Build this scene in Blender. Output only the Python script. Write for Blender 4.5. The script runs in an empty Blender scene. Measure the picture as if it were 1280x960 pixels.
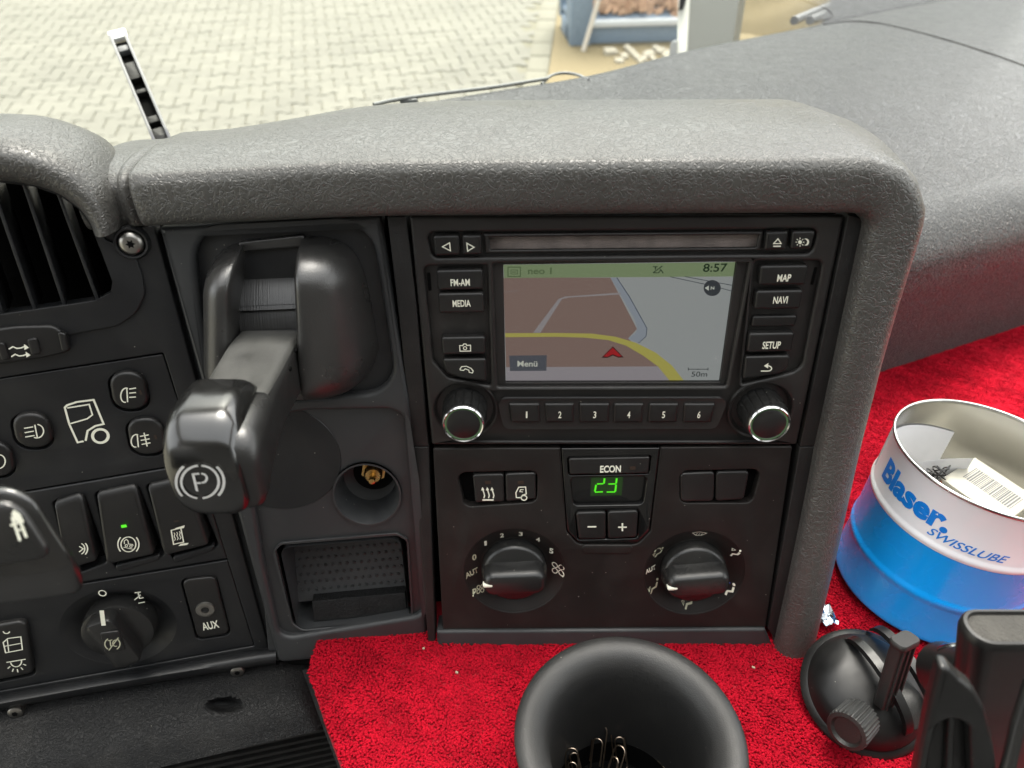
import bpy, bmesh, math, random
import numpy as np
from mathutils import Vector, Matrix
random.seed(7); np.random.seed(7)
SC = bpy.context.scene
COL = SC.collection

# ------------------------------------------------------------------ camera, light, exposure
F = 900.0                      # focal length in pixels of the 1280-wide picture
PITCH = 41.0                   # camera pitch below the horizon; the cab itself noses down by PITCH-35
CAMP = Vector((0, 0, 2.05))
EXPOSURE = 2.6
cam_d = bpy.data.cameras.new('camera'); cam = bpy.data.objects.new('camera', cam_d); COL.objects.link(cam)
cam_d.sensor_width = 36; cam_d.lens = F * 36 / 1280
cam_d.clip_start = 0.01; cam_d.clip_end = 500
cam.location = CAMP; cam.rotation_euler = (math.radians(90 - PITCH), 0, 0)
cam_d.dof.use_dof = True; cam_d.dof.focus_distance = 0.385; cam_d.dof.aperture_fstop = 10.0
SC.camera = cam
w = bpy.data.worlds.new('World'); SC.world = w; w.use_nodes = True
wn = w.node_tree.nodes; bg = wn['Background']
sky = wn.new('ShaderNodeTexSky'); sky.sky_type = 'NISHITA'; sky.sun_disc = False
SUN_EL, SUN_AZ = math.radians(66), math.radians(6)     # azimuth clockwise from +Y (the view direction)
sky.sun_elevation = SUN_EL; sky.sun_rotation = SUN_AZ
sky.air_density = 1.0; sky.dust_density = 4.0; sky.ozone_density = 0.6
hs = wn.new('ShaderNodeHueSaturation'); hs.inputs['Saturation'].default_value = .22      # overcast: the sky is nearly white
w.node_tree.links.new(sky.outputs[0], hs.inputs['Color']); tn = wn.new('ShaderNodeVectorMath'); tn.operation = 'MULTIPLY'; tn.inputs[1].default_value = (1.0, .99, .925)
w.node_tree.links.new(hs.outputs[0], tn.inputs[0]); w.node_tree.links.new(tn.outputs[0], bg.inputs[0]); bg.inputs[1].default_value = 0.15
sun_d = bpy.data.lights.new('sun', 'SUN'); sun = bpy.data.objects.new('sun', sun_d); COL.objects.link(sun)
sun_d.energy = 0.9; sun_d.angle = math.radians(20); sun_d.color = (1, .95, .86)
sv = Vector((math.sin(SUN_AZ) * math.cos(SUN_EL), math.cos(SUN_AZ) * math.cos(SUN_EL), math.sin(SUN_EL)))
sun.rotation_euler = sv.to_track_quat('Z', 'Y').to_euler(); sun.location = (0, 0, 6)
vs = SC.view_settings
vs.view_transform = 'Standard'; vs.look = 'None'; vs.gamma = 1; vs.use_curve_mapping = False
vs.exposure = EXPOSURE
SC.cycles.use_denoising = True
SC.cycles.max_bounces = 8; SC.cycles.transparent_max_bounces = 8

# ------------------------------------------------------------------ frames and helpers
C35, S35 = math.cos(math.radians(35)), math.sin(math.radians(35))
M_CAB = Matrix.Translation(CAMP) @ Matrix.Rotation(math.radians(-(PITCH - 35)), 4, 'X')
def ray(px, py):                       # cab-space direction whose depth along the camera axis is 1
    x = (px - 640) / F; u = (480 - py) / F
    return Vector((x, C35 + u * S35, -S35 + u * C35))
def P(px, py, d): return ray(px, py) * d
def cabplane(px, py, z):               # cab-space point on the level z
    r = ray(px, py); return r * (z / r.z)
def ground(px, py, z=0.0):             # world point on the ground
    r = M_CAB.to_3x3() @ ray(px, py); return CAMP + r * ((z - CAMP.z) / r.z)
def to_px(v):                          # cab point -> pixel
    dp = v.y * C35 - v.z * S35; u = v.y * S35 + v.z * C35
    return 640 + F * v.x / dp, 480 - F * u / dp
class Fr:
    def __init__(s, O, U, V):
        s.O = Vector(O); s.U = Vector(U).normalized(); s.W = s.U.cross(Vector(V)).normalized(); s.V = s.W.cross(s.U)
    def M(s):
        m = Matrix((s.U, s.V, s.W)).transposed().to_4x4(); m.translation = s.O; return m
    def uv(s, px, py, w=0.0):
        r = ray(px, py); t = (s.O.dot(s.W) + w) / r.dot(s.W); p = r * t - s.O
        return Vector((p.dot(s.U), p.dot(s.V)))
    def depth(s, px, py, w=0.0): return (s.O.dot(s.W) + w) / ray(px, py).dot(s.W)
    def at(s, px, py, w=0.0):
        a = s.uv(px, py, w); return Fr(s.O + s.U * a.x + s.V * a.y + s.W * w, s.U, s.V)
    def cab(s, u, v, w=0.0): return s.O + s.U * u + s.V * v + s.W * w
    def pt(s, px, py, w=0.0): a = s.uv(px, py, w); return s.cab(a.x, a.y, w)
    def loc(s, v): d = Vector(v) - s.O; return Vector((d.dot(s.U), d.dot(s.V), d.dot(s.W)))
CAB = Fr((0, 0, 0), (1, 0, 0), (0, 1, 0))
def vdir(lean, a=0):
    l, a = math.radians(lean), math.radians(a)
    return Vector((-math.sin(a) * math.sin(l), math.cos(a) * math.sin(l), math.cos(l)))
def udir(a): a = math.radians(a); return Vector((math.cos(a), math.sin(a), 0))
FR = Fr(P(511, 270, .33), (1, 0, 0), vdir(5.6))                        # radio
FC = Fr(FR.pt(540, 558), (1, 0, 0), vdir(13.2))                        # climate panel
FB = Fr(FR.pt(505, 420), udir(5), vdir(9, 5))                          # parking brake console
FL = Fr(FB.pt(255, 520, -.006), udir(13), vdir(8, 13))                 # driver side fascia
SHZ = -.384
FS = Fr(cabplane(787, 880, SHZ), (1, 0, 0), (0, 1, 0))                 # shelf with the carpet, W up

def arc_round(pts, r, seg=6):
    pts = [Vector((p[0], p[1])) for p in pts]; n = len(pts); out = []
    for i, p in enumerate(pts):
        rr = r[i] if isinstance(r, (list, tuple)) else r
        a, b = pts[i - 1] - p, pts[(i + 1) % n] - p
        la, lb = a.length, b.length
        if rr < 1e-6 or la < 1e-7 or lb < 1e-7: out.append(p); continue
        a /= la; b /= lb
        ang = a.angle(b)
        if ang > math.pi - .05: out.append(p); continue
        d = min(rr / math.tan(ang / 2), la * .49, lb * .49); rr = d * math.tan(ang / 2)
        c = p + (a + b).normalized() * (rr / math.sin(ang / 2))
        s, e = p + a * d - c, p + b * d - c
        a0 = math.atan2(s.y, s.x); da = (math.atan2(e.y, e.x) - a0 + math.pi) % (2 * math.pi) - math.pi
        for k in range(seg + 1):
            t = a0 + da * k / seg; out.append(c + Vector((math.cos(t), math.sin(t))) * rr)
    return out
def circ(c, r, n=48, ry=None): return [Vector((c[0] + r * math.cos(2 * math.pi * k / n), c[1] + (ry or r) * math.sin(2 * math.pi * k / n))) for k in range(n)]
def spl(pts, n):                       # Catmull-Rom resample
    pts = [Vector(p) for p in pts]; m = len(pts) - 1; out = []
    for k in range(n):
        t = k / (n - 1) * m; i = min(int(t), m - 1); t -= i
        p1, p2 = pts[i], pts[i + 1]
        p0 = pts[i - 1] if i else p1 * 2 - p2
        p3 = pts[i + 2] if i + 2 <= m else p2 * 2 - p1
        out.append(.5 * (2 * p1 + (p2 - p0) * t + (2 * p0 - 5 * p1 + 4 * p2 - p3) * t * t + (3 * p1 - 3 * p2 + p3 - p0) * t ** 3))
    return out
def finish(me, ang=40):
    me.shade_smooth(); me.set_sharp_from_angle(angle=math.radians(ang)); return me
def mk(name, me, mat, parent=None, label=None, kind=None):
    o = bpy.data.objects.new(name, me); COL.objects.link(o)
    if mat is not None:
        me.materials.clear(); me.materials.append(mat)
    if parent is not None: o.parent = parent
    if label: o['label'] = label
    if kind: o['kind'] = kind
    return o
def mesh(verts, faces, ang=40, fix=True):
    me = bpy.data.meshes.new('m'); me.from_pydata([tuple(v) for v in verts], [], faces)
    if fix:
        bm = bmesh.new(); bm.from_mesh(me); bmesh.ops.remove_doubles(bm, verts=bm.verts, dist=1e-7)
        bmesh.ops.recalc_face_normals(bm, faces=bm.faces); bm.to_mesh(me); bm.free()
    return finish(me, ang)
def join(parts):                       # list of (verts, faces) -> one
    V, Q = [], []
    for v, f in parts:
        o = len(V); V += [Vector(p) for p in v]; Q += [[i + o for i in q] for q in f]
    return V, Q
def loft(rings, cap0=True, cap1=True, closed=True):
    n = len(rings[0]); V = [p for r in rings for p in r]; Q = []
    for k in range(len(rings) - 1):
        for i in range(n if closed else n - 1):
            j = (i + 1) % n; Q.append([k * n + i, k * n + j, (k + 1) * n + j, (k + 1) * n + i])
    if cap0: Q.append(list(range(n))[::-1])
    if cap1: Q.append([(len(rings) - 1) * n + i for i in range(n)])
    return V, Q
def rrect(c, X, H, hw, hh, r, seg=5):
    q = arc_round([(-hw, -hh), (hw, -hh), (hw, hh), (-hw, hh)], r, seg)
    return [Vector(c) + Vector(X) * p.x + Vector(H) * p.y for p in q]
def lathe(prof, n=48, c=(0, 0, 0), cap0=False, cap1=False, ax=None):
    X, Y, Z = ax or (Vector((1, 0, 0)), Vector((0, 1, 0)), Vector((0, 0, 1)))
    rings = [[Vector(c) + (X * math.cos(2 * math.pi * k / n) + Y * math.sin(2 * math.pi * k / n)) * r + Z * z for k in range(n)] for r, z in prof]
    return loft(rings, cap0, cap1)
def tube(pts, r, n=8, cap=True):
    pts = [Vector(p) for p in pts]; rings = []; up = None
    for i, p in enumerate(pts):
        t = (pts[min(i + 1, len(pts) - 1)] - pts[max(i - 1, 0)]).normalized()
        if up is None: up = t.orthogonal().normalized()
        up = (up - t * up.dot(t)).normalized(); b = t.cross(up)
        rr = r[i] if isinstance(r, (list, tuple)) else r
        rings.append([p + (up * math.cos(2 * math.pi * k / n) + b * math.sin(2 * math.pi * k / n)) * rr for k in range(n)])
    return loft(rings, cap, cap)
def box(c, X, Y, Z, bev=0.0):          # half-axis vectors
    c = Vector(c); X, Y, Z = Vector(X), Vector(Y), Vector(Z)
    if bev <= 0:
        V = [c + X * a + Y * b + Z * d for d in (-1, 1) for b in (-1, 1) for a in (-1, 1)]
        return V, [[0, 2, 3, 1], [4, 5, 7, 6], [0, 1, 5, 4], [2, 6, 7, 3], [0, 4, 6, 2], [1, 3, 7, 5]]
    lx, ly, lz = X.length, Y.length, Z.length; x, y, z = X / lx, Y / ly, Z / lz
    R = lambda k, ins: rrect(c + z * k, x, y, lx - ins, ly - ins, max(bev * 1.5 - ins, bev * .3), 4)
    return loft([R(-lz, bev), R(-lz + bev * .3, bev * .3), R(-lz + bev, 0), R(lz - bev, 0), R(lz - bev * .3, bev * .3), R(lz, bev)])
def curve_mesh(cu, ang=40):
    ob = bpy.data.objects.new('tmp', cu); me = bpy.data.meshes.new_from_object(ob)
    bpy.data.objects.remove(ob); bpy.data.curves.remove(cu)
    bm = bmesh.new(); bm.from_mesh(me); bmesh.ops.remove_doubles(bm, verts=bm.verts, dist=1e-6); bm.to_mesh(me); bm.free()
    return finish(me, ang)
def plate_mesh(loops, w0, w1, bev=0.0005, res=2):
    cu = bpy.data.curves.new('p', 'CURVE'); cu.dimensions = '2D'; cu.fill_mode = 'BOTH'
    bev = min(bev, (w1 - w0) / 2 * .98)
    cu.extrude = (w1 - w0) / 2 - bev; cu.bevel_depth = bev; cu.bevel_resolution = res; cu.offset = -bev
    for lp in loops:
        sp = cu.splines.new('POLY'); sp.points.add(len(lp) - 1); sp.use_cyclic_u = True
        for q, p in zip(sp.points, lp): q.co = (p[0], p[1], 0, 1)
    me = curve_mesh(cu, 35); me.transform(Matrix.Translation((0, 0, (w0 + w1) / 2))); return me

class Thing:
    def __init__(s, name, label, cat, fr, group=None, kind=None):
        s.fr = s.rfr = fr; o = bpy.data.objects.new(name, None); COL.objects.link(o); s.root = o
        o.empty_display_size = .01; o.matrix_world = M_CAB @ fr.M()
        if label: o['label'] = label
        if cat: o['category'] = cat
        if group: o['group'] = group
        if kind: o['kind'] = kind
    def par(s, p): return s.root if p is None else p
    def put(s, name, me, mat, parent, label=None):
        if s.fr is not s.rfr: me.transform(s.rfr.M().inverted() @ s.fr.M())
        return mk(name, me, mat, s.par(parent), label)
    def px(s, pts, w=0.0): return [s.fr.uv(x, y, w) for x, y in pts]
    def plate(s, name, mat, pts, w0, w1, r=.001, holes=(), bev=.0006, parent=None, label=None, uv=False, res=2):
        """pts traced at the height w1, holes = [(pts, r)] or uv loops"""
        lp = [arc_round(pts if uv else s.px(pts, w1), r)]
        for h in holes:
            lp.append(arc_round(s.px(h[0], w1), h[1]) if isinstance(h, tuple) else h)
        return s.put(name, plate_mesh(lp, w0, w1, bev, res), mat, parent, label)
    def disc(s, x, y, r, w=0.0, n=48, ry=None): return circ(s.fr.uv(x, y, w), r, n, ry)
    def local(s, name, mat, vf, parent=None, ang=40, label=None, fix=True):     # frame-local coordinates
        return s.put(name, mesh(vf[0], vf[1], ang, fix), mat, parent, label)
    def cab(s, name, mat, vf, parent=None, ang=40, label=None, fix=True):       # cab coordinates
        return s.put(name, mesh([s.fr.loc(v) for v in vf[0]], vf[1], ang, fix), mat, parent, label)
    def sym(s, name, mat, strokes=(), fills=(), w=.0002, parent=None):
        V, Q = [], []
        def sc(p): return s.fr.depth(p[0], p[1], w) / F
        for st in strokes:
            pts, wd = st[0], st[1]; cl = len(st) > 2 and st[2]
            q = s.px(pts, w); h = wd * sc(pts[0]) / 2; n = len(q); o = len(V)
            for i, p in enumerate(q):
                a = q[i - 1] if (i or cl) else p; b = q[(i + 1) % n] if (i < n - 1 or cl) else p
                d1 = (p - a).normalized() if (p - a).length > 1e-9 else (b - p).normalized()
                d2 = (b - p).normalized() if (b - p).length > 1e-9 else d1
                t = (d1 + d2); t = t.normalized() if t.length > 1e-6 else d1
                nn = Vector((-t.y, t.x)); k = h / max(.5, nn.dot(Vector((-d1.y, d1.x))))
                V += [(*(p + nn * k), w), (*(p - nn * k), w)]
            for i in range(n if cl else n - 1):
                j = (i + 1) % n; Q.append([o + 2 * i, o + 2 * i + 1, o + 2 * j + 1, o + 2 * j])
        for fl in fills:
            o = len(V); V += [(*p, w + .00002) for p in s.px(fl, w)]; Q.append(list(range(o, len(V))))
        me = mesh(V, Q, fix=False)
        bm = bmesh.new(); bm.from_mesh(me)
        for f in bm.faces:
            if f.normal.z < 0: f.normal_flip()
        bm.to_mesh(me); bm.free()
        return s.put(name, me, mat, parent)
    def text(s, body, mat, p0, p1, hpx, w=.0002, parent=None, bold=.012, name='lettering', shear=0.0):
        """baseline from pixel p0 to p1, capital height hpx pixels"""
        me = text_mesh(body, bold, shear)
        a, b = s.fr.uv(*p0, w), s.fr.uv(*p1, w); d = b - a; L = d.length; d /= L
        up = Vector((-d.y, d.x))
        mid = ((p0[0] + p1[0]) / 2, (p0[1] + p1[1]) / 2)
        H = (s.fr.uv(mid[0], mid[1] - hpx, w) - s.fr.uv(*mid, w)).length
        co = np.array([v.co for v in me.vertices]); x0, x1 = co[:, 0].min(), co[:, 0].max()
        m = Matrix(((d.x * L / (x1 - x0), up.x * H / CAPH, 0, a.x), (d.y * L / (x1 - x0), up.y * H / CAPH, 0, a.y), (0, 0, 1, w), (0, 0, 0, 1)))
        me.transform(Matrix.Translation((-x0, 0, 0))); me.transform(m)
        return s.put(name, me, mat, parent)
CAPH = .69
def text_mesh(body, bold=.012, shear=0.0):
    cu = bpy.data.curves.new('t', 'FONT'); cu.body = body; cu.size = 1; cu.offset = bold; cu.shear = shear; cu.resolution_u = 4
    return curve_mesh(cu)
def arcpx(cx, cy, rx, ry, a0, a1, n=12, rot=0):
    out = []; cr, sr = math.cos(math.radians(rot)), math.sin(math.radians(rot))
    for k in range(n + 1):
        t = math.radians(a0 + (a1 - a0) * k / n); x, y = rx * math.cos(t), -ry * math.sin(t)
        out.append((cx + x * cr - y * sr, cy + x * sr + y * cr))
    return out

# ------------------------------------------------------------------ materials
def mat(name, col, rough=.5, metal=0.0, spec=.5, grain=None, dust=0.0, var=0.0, emit=None, coat=0.0, sheen=0.0, wear=0.0):
    m = bpy.data.materials.new(name); m.use_nodes = True; nt = m.node_tree; N = nt.nodes; L = nt.links
    b = N['Principled BSDF']
    c = tuple(col) if isinstance(col, (tuple, list)) else (col,) * 3
    b.inputs['Base Color'].default_value = (*c, 1); b.inputs['Roughness'].default_value = rough
    b.inputs['Metallic'].default_value = metal; b.inputs['Specular IOR Level'].default_value = spec
    b.inputs['Coat Weight'].default_value = coat; b.inputs['Sheen Weight'].default_value = sheen; b.inputs['Sheen Roughness'].default_value = .45
    tc = N.new('ShaderNodeTexCoord'); base = None
    def mix(fac, a, bb):
        x = N.new('ShaderNodeMix'); x.data_type = 'RGBA'
        if isinstance(fac, float): x.inputs[0].default_value = fac
        else: L.new(fac, x.inputs[0])
        for s_, v in ((6, a), (7, bb)):
            if isinstance(v, tuple): x.inputs[s_].default_value = (*v, 1)
            else: L.new(v, x.inputs[s_])
        return x.outputs[2]
    def noise(scale, det=2, dist=0.0, rgh=.5):
        n = N.new('ShaderNodeTexNoise'); n.inputs['Scale'].default_value = scale; n.inputs['Detail'].default_value = det
        n.inputs['Distortion'].default_value = dist; n.inputs['Roughness'].default_value = rgh
        L.new(tc.outputs['Object'], n.inputs['Vector']); return n.outputs['Fac']
    def ramp(src, lo, hi):
        r = N.new('ShaderNodeMapRange'); r.inputs[1].default_value = lo; r.inputs[2].default_value = hi
        L.new(src, r.inputs[0]); return r.outputs[0]
    if var > 0:
        base = mix(ramp(noise(60, 4), .3, .7), tuple(x * (1 - var) for x in c), tuple(min(1, x * (1 + var)) for x in c))
    if dust > 0:                       # sparse specks of dust and a faint film of it
        v = N.new('ShaderNodeTexVoronoi'); v.inputs['Scale'].default_value = 260; L.new(tc.outputs['Object'], v.inputs['Vector'])
        sp = N.new('ShaderNodeSeparateColor'); L.new(v.outputs['Color'], sp.inputs[0])
        size = N.new('ShaderNodeMath'); size.operation = 'MULTIPLY'; L.new(ramp(sp.outputs[0], 1 - min(.6, dust * 2.5), 1.0), size.inputs[0]); size.inputs[1].default_value = .085
        lt = N.new('ShaderNodeMath'); lt.operation = 'LESS_THAN'; L.new(v.outputs['Distance'], lt.inputs[0]); L.new(size.outputs[0], lt.inputs[1])
        fm = N.new('ShaderNodeMath'); fm.operation = 'MULTIPLY'; fm.inputs[1].default_value = .10; L.new(ramp(noise(28, 6, .3, .6), .46, .78), fm.inputs[0])
        base = mix(fm.outputs[0], base if base is not None else c, (.10, .095, .085))
        base = mix(lt.outputs[0], base, (.22, .21, .18))
    if base is not None: L.new(base, b.inputs['Base Color'])
    if wear > 0:
        r = ramp(noise(45, 5, .4), .3, .7); mr = N.new('ShaderNodeMapRange'); L.new(r, mr.inputs[0])
        mr.inputs[3].default_value = max(.02, rough - wear); mr.inputs[4].default_value = min(1, rough + wear); L.new(mr.outputs[0], b.inputs['Roughness'])
    if grain:
        kind, scale, dist = grain
        bp = N.new('ShaderNodeBump'); bp.inputs['Distance'].default_value = dist; bp.inputs['Strength'].default_value = 1
        if kind == 'leather':
            wv = N.new('ShaderNodeTexNoise'); wv.inputs['Scale'].default_value = scale * .5; wv.inputs['Detail'].default_value = 1
            L.new(tc.outputs['Object'], wv.inputs['Vector'])
            ms = N.new('ShaderNodeVectorMath'); ms.operation = 'SCALE'; ms.inputs[3].default_value = 1.6 / scale
            L.new(wv.outputs['Color'], ms.inputs[0])
            ad = N.new('ShaderNodeVectorMath'); L.new(tc.outputs['Object'], ad.inputs[0]); L.new(ms.outputs[0], ad.inputs[1])
            n = N.new('ShaderNodeTexNoise'); n.inputs['Scale'].default_value = scale; n.inputs['Detail'].default_value = 1.0
            n.inputs['Distortion'].default_value = .6; L.new(ad.outputs[0], n.inputs['Vector'])
            ab = N.new('ShaderNodeMath'); ab.operation = 'SUBTRACT'; ab.inputs[1].default_value = .5; L.new(n.outputs['Fac'], ab.inputs[0])
            a2 = N.new('ShaderNodeMath'); a2.operation = 'ABSOLUTE'; L.new(ab.outputs[0], a2.inputs[0])
            h = ramp(a2.outputs[0], 0.0, .10)
        elif kind == 'brush':          # fine lines running the way the drum turns
            mp = N.new('ShaderNodeMapping'); mp.inputs['Scale'].default_value = (1500, 25, 25); L.new(tc.outputs['Object'], mp.inputs['Vector'])
            n = N.new('ShaderNodeTexNoise'); n.inputs['Scale'].default_value = 1; n.inputs['Detail'].default_value = 2; L.new(mp.outputs[0], n.inputs['Vector']); h = n.outputs['Fac']
        else:
            h = noise(scale, 2)
        L.new(h, bp.inputs['Height']); L.new(bp.outputs[0], b.inputs['Normal'])
    if emit:
        b.inputs['Emission Color'].default_value = (*emit[0], 1); b.inputs['Emission Strength'].default_value = emit[1]
    return m
def srgb(r, g, b): return tuple(((x / 255 + .055) / 1.055) ** 2.4 if x > 10 else x / 255 / 12.92 for x in (r, g, b))
def light(name, rgb255, k=1.0):        # a picture element of a lit display
    c = srgb(*rgb255); return mat(name, (.01, .01, .01), .3, emit=(c, k * 2 ** -EXPOSURE))
M = dict(
    pad=mat('padded vinyl', (.052, .0505, .046), .36, grain=('leather', 430, .00019), var=.08, spec=.62, wear=.06, dust=.02, sheen=.04),
    pad2=mat('dash vinyl', (.007, .007, .0062), .36, grain=('leather', 330, .00042), var=.08, spec=.46, sheen=.14, wear=.06, dust=.03),
    low=mat('lower dash plastic', (.0050, .0052, .0055), .52, spec=.2, grain=('leather', 620, .00022), dust=.03),
    fascia=mat('fascia plastic', (.0095, .0100, .0110), .42, spec=.40, grain=('fine', 2600, .00006), dust=.10, wear=.06),
    cons=mat('brake console plastic', (.0250, .0262, .0275), .45, spec=.45, grain=('fine', 2600, .00006), dust=.12, wear=.08),
    trim=mat('grained trim', (.009, .0088, .0085), .55, spec=.38, grain=('fine', 1500, .0002), dust=.08),
    radio=mat('radio plastic', (.0150, .0138, .0132), .44, spec=.42, grain=('fine', 3000, .00005), dust=.06, wear=.05),
    clim=mat('climate plastic', (.0115, .0098, .0090), .48, spec=.26, grain=('fine', 3000, .00005), dust=.10, wear=.05),
    key=mat('key rubber', (.0110, .0106, .0104), .36, spec=.38, grain=('fine', 3000, .00004), dust=.06),
    gloss=mat('gloss black', (.006, .006, .006), .10, spec=.5, dust=.03),
    dial=mat('dial plastic', (.012, .012, .0118), .27, grain=('fine', 2200, .00008), dust=.10),
    worn_skylit=mat('worn lever plastic', (.060, .060, .056), .42, spec=.7, var=.35, grain=('fine', 1800, .0001), wear=.1, dust=.1),  # wear grey with the sky light on the lever top put into it
    knobtop=mat('lever knob gloss', (.0065, .0065, .0063), .20, spec=.9, dust=.04, wear=.05),
    shaft=mat('lever shaft plastic', (.012, .012, .0118), .33, spec=.6, grain=('fine', 1800, .0001), wear=.1, dust=.06),
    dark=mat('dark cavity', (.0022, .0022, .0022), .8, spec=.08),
    foam=mat('slot brush', (.20, .165, .15), .85, grain=('fine', 2600, .0006), var=.4),
    ink2=mat('silver print', (.66, .66, .64), .4),
    ink=mat('print', (.72, .72, .60), .5),
    inkdim=mat('dim print', (.42, .42, .30), .5),
    green=light('green lamp', (90, 230, 40), 1.2),
    lamp=mat('unlit lamp', (.03, .018, .012), .4),
    chrome=mat('chrome', (.62, .62, .62), .16, metal=1),
    steel=mat('screw steel', (.30, .29, .27), .35, metal=1),
    brass=mat('brass', (.55, .36, .14), .28, metal=1, wear=.1),
    drum=mat('slot drum', (.012, .012, .012), .38, spec=.7, grain=('brush', 1, .0002)),
    rubber=mat('rubber', (.015, .015, .015), .52, grain=('fine', 1800, .00012), dust=.12),
    plast=mat('holder plastic', (.008, .008, .008), .33, spec=.4, dust=.06, wear=.06),
    mattb=mat('matt black plastic', (.016, .016, .015), .5, grain=('fine', 1500, .00015), dust=.2),
    foamk=mat('holder pad', (.035, .033, .029), .9, grain=('fine', 900, .0006), var=.4),
    chrome2=mat('dark chrome', (.35, .35, .36), .2, metal=1),
    gloss2=mat('suction dome', (.006, .006, .006), .42, spec=.35, dust=.3, wear=.12),
    wire=mat('paper clip wire', (.45, .36, .28), .3, metal=1),
    paper=mat('paper', (.66, .66, .68), .7),
    canblue=mat('blue enamel', (.002, .36, .96), .26, coat=.3, wear=.05),
    canwhite=mat('white enamel', (.82, .82, .84), .28, coat=.3),
    canlogo=mat('blue lettering', (.002, .21, .72), .35),
    tin=mat('tin', (.60, .595, .575), .27, metal=1),
    card=mat('carton', (.36, .345, .29), .6),
    cardred=mat('carton brown', (.42, .09, .03), .5),
    cardyel=mat('carton yellow', (.75, .48, .03), .5),
    foil=mat('foil', (.7, .75, .8), .2, metal=1),
)
# ------------------------------------------------------------------ the setting: cab shell and yard
def cabstruct(name, label=None):
    o = bpy.data.objects.new(name, None); COL.objects.link(o); o.matrix_world = M_CAB; o['kind'] = 'structure'; return o
lining = mat('cab lining', (.30, .29, .27), .8)
darkfl = mat('cab floor', (.03, .03, .03), .8)
shell = cabstruct('cab_shell')
def cbox(name, m, c, h, parent=shell): return mk(name, mesh(*box(c, (h[0], 0, 0), (0, h[1], 0), (0, 0, h[2]))), m, parent)
# unseen roof opened up for fill light, rear wall, passenger door; driver's door left out likewise
cbox('roof_front', lining, (.1, .62, .78), (1.35, .10, .02))
cbox('roof_rear', lining, (.1, -1.15, .78), (1.35, .20, .02))
cbox('roof_side', lining, (-1.10, -.215, .78), (.15, .733, .02)); cbox('roof_side', lining, (1.30, -.215, .78), (.15, .733, .02))
cbox('rear_wall', mat('rear lining', (.10, .095, .09), .85), (.1, -1.37, -.15), (1.35, .02, .92))
cbox('cab_floor', darkfl, (.1, -.40, -1.08), (1.35, .93, .02))
cbox('door_panel', darkfl, (1.47, -.35, -.62), (.02, .93, .43))
for sx in (-1.27, 1.47):
    cbox('door_pillar', lining, (sx, -1.1, .15), (.02, .20, .60))
    cbox('front_pillar', lining, (sx, .62, .24), (.02, .05, .50))

# windscreen base line in plan (cab space, at z = -.17)
WZ = -.17
wb = [cabplane(x, y, WZ) for x, y in ((480, 137), (600, 118), (740, 94.5), (860, 64), (1000, 36), (1100, 16), (1200, -4))]
wbd = [wb[0] - (wb[1] - wb[0]).normalized() * .12] + wb + [wb[-1] + (wb[-1] - wb[-2]).normalized() * .35]
WD = spl(wbd, 60)
d_ = udir(14); wb = [wb[0] - d_ * 1.1, wb[0] - d_ * .5] + wb + [wb[-1] + (wb[-1] - wb[-2]).normalized() * .35]
WB = spl(wb, 60)

glass = bpy.data.materials.new('windscreen glass'); glass.use_nodes = True
nt = glass.node_tree; nt.nodes.clear()
out = nt.nodes.new('ShaderNodeOutputMaterial'); tr = nt.nodes.new('ShaderNodeBsdfTransparent'); gl = nt.nodes.new('ShaderNodeBsdfGlossy')
fr_ = nt.nodes.new('ShaderNodeFresnel'); fr_.inputs[0].default_value = 1.12; mx = nt.nodes.new('ShaderNodeMixShader')
gl.inputs['Roughness'].default_value = .0; tr.inputs[0].default_value = (.72, .74, .71, 1)
nt.links.new(fr_.outputs[0], mx.inputs[0]); nt.links.new(tr.outputs[0], mx.inputs[1]); nt.links.new(gl.outputs[0], mx.inputs[2]); nt.links.new(mx.outputs[0], out.inputs[0])
ws = Thing('windscreen', 'clear curved windscreen between the dashboard and the paved yard', 'windscreen', CAB)
ws.root['kind'] = 'structure'
rr = []
for z in np.linspace(-.02, .93, 6):
    rr.append([p + Vector((0, -.16 * z, z)) for p in WB])
ws.cab('pane', glass, loft(rr, False, False, False))

# ------------------------------------------------------------------ dashboard
D = Thing('dashboard', 'dark grey grained truck dashboard with padded hood around the centre console', 'dashboard', CAB)
def sweep(path, normals, prof, scale=None):
    """path on the inner edge, W normals, profile (n, w)"""
    rings = []; m = len(path)
    for i, p in enumerate(path):
        t = (path[min(i + 1, m - 1)] - path[max(i - 1, 0)]).normalized(); Wn = normals[i]
        N = Wn.cross(t).normalized(); k = scale[i] if scale else 1
        rings.append([p + N * (a * k) + Wn * b for a, b in prof])
    return rings
def seg(a, b, n): return [a + (b - a) * (k / n) for k in range(n)]
# console hood: along the top, round the corner, down the right leg
k0 = [FB.pt(189, 281, .003), FB.pt(330, 274, .003), FR.pt(490, 268, .003), FR.pt(800, 265, .003)]
top = spl(k0, 40)
ca, cb = FR.pt(1066, 264, .003), FR.pt(1081, 280, .003)
corner = [FR.pt(1058, 264, .003)] + [FR.pt(x, y, .003) for x, y in ((1066, 265), (1072, 267.5), (1077, 272), (1079.5, 278))]
leg = spl([FR.pt(1079, 284, .003), FR.pt(1050, 420, .003), FR.pt(1020, 558, .003), FC.pt(996, 680, .003), FC.pt(970, 800, .003), FC.pt(965, 822, .003)], 40)
path = top + corner + leg
nrm = [FB.W.lerp(FR.W, min(1, max(0, (i - 6) / 22))).normalized() for i in range(len(top))] + [FR.W] * len(corner) + [FR.W.lerp(FC.W, min(1, max(0, (i - 15) / 12))).normalized() for i in range(len(leg))]
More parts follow.
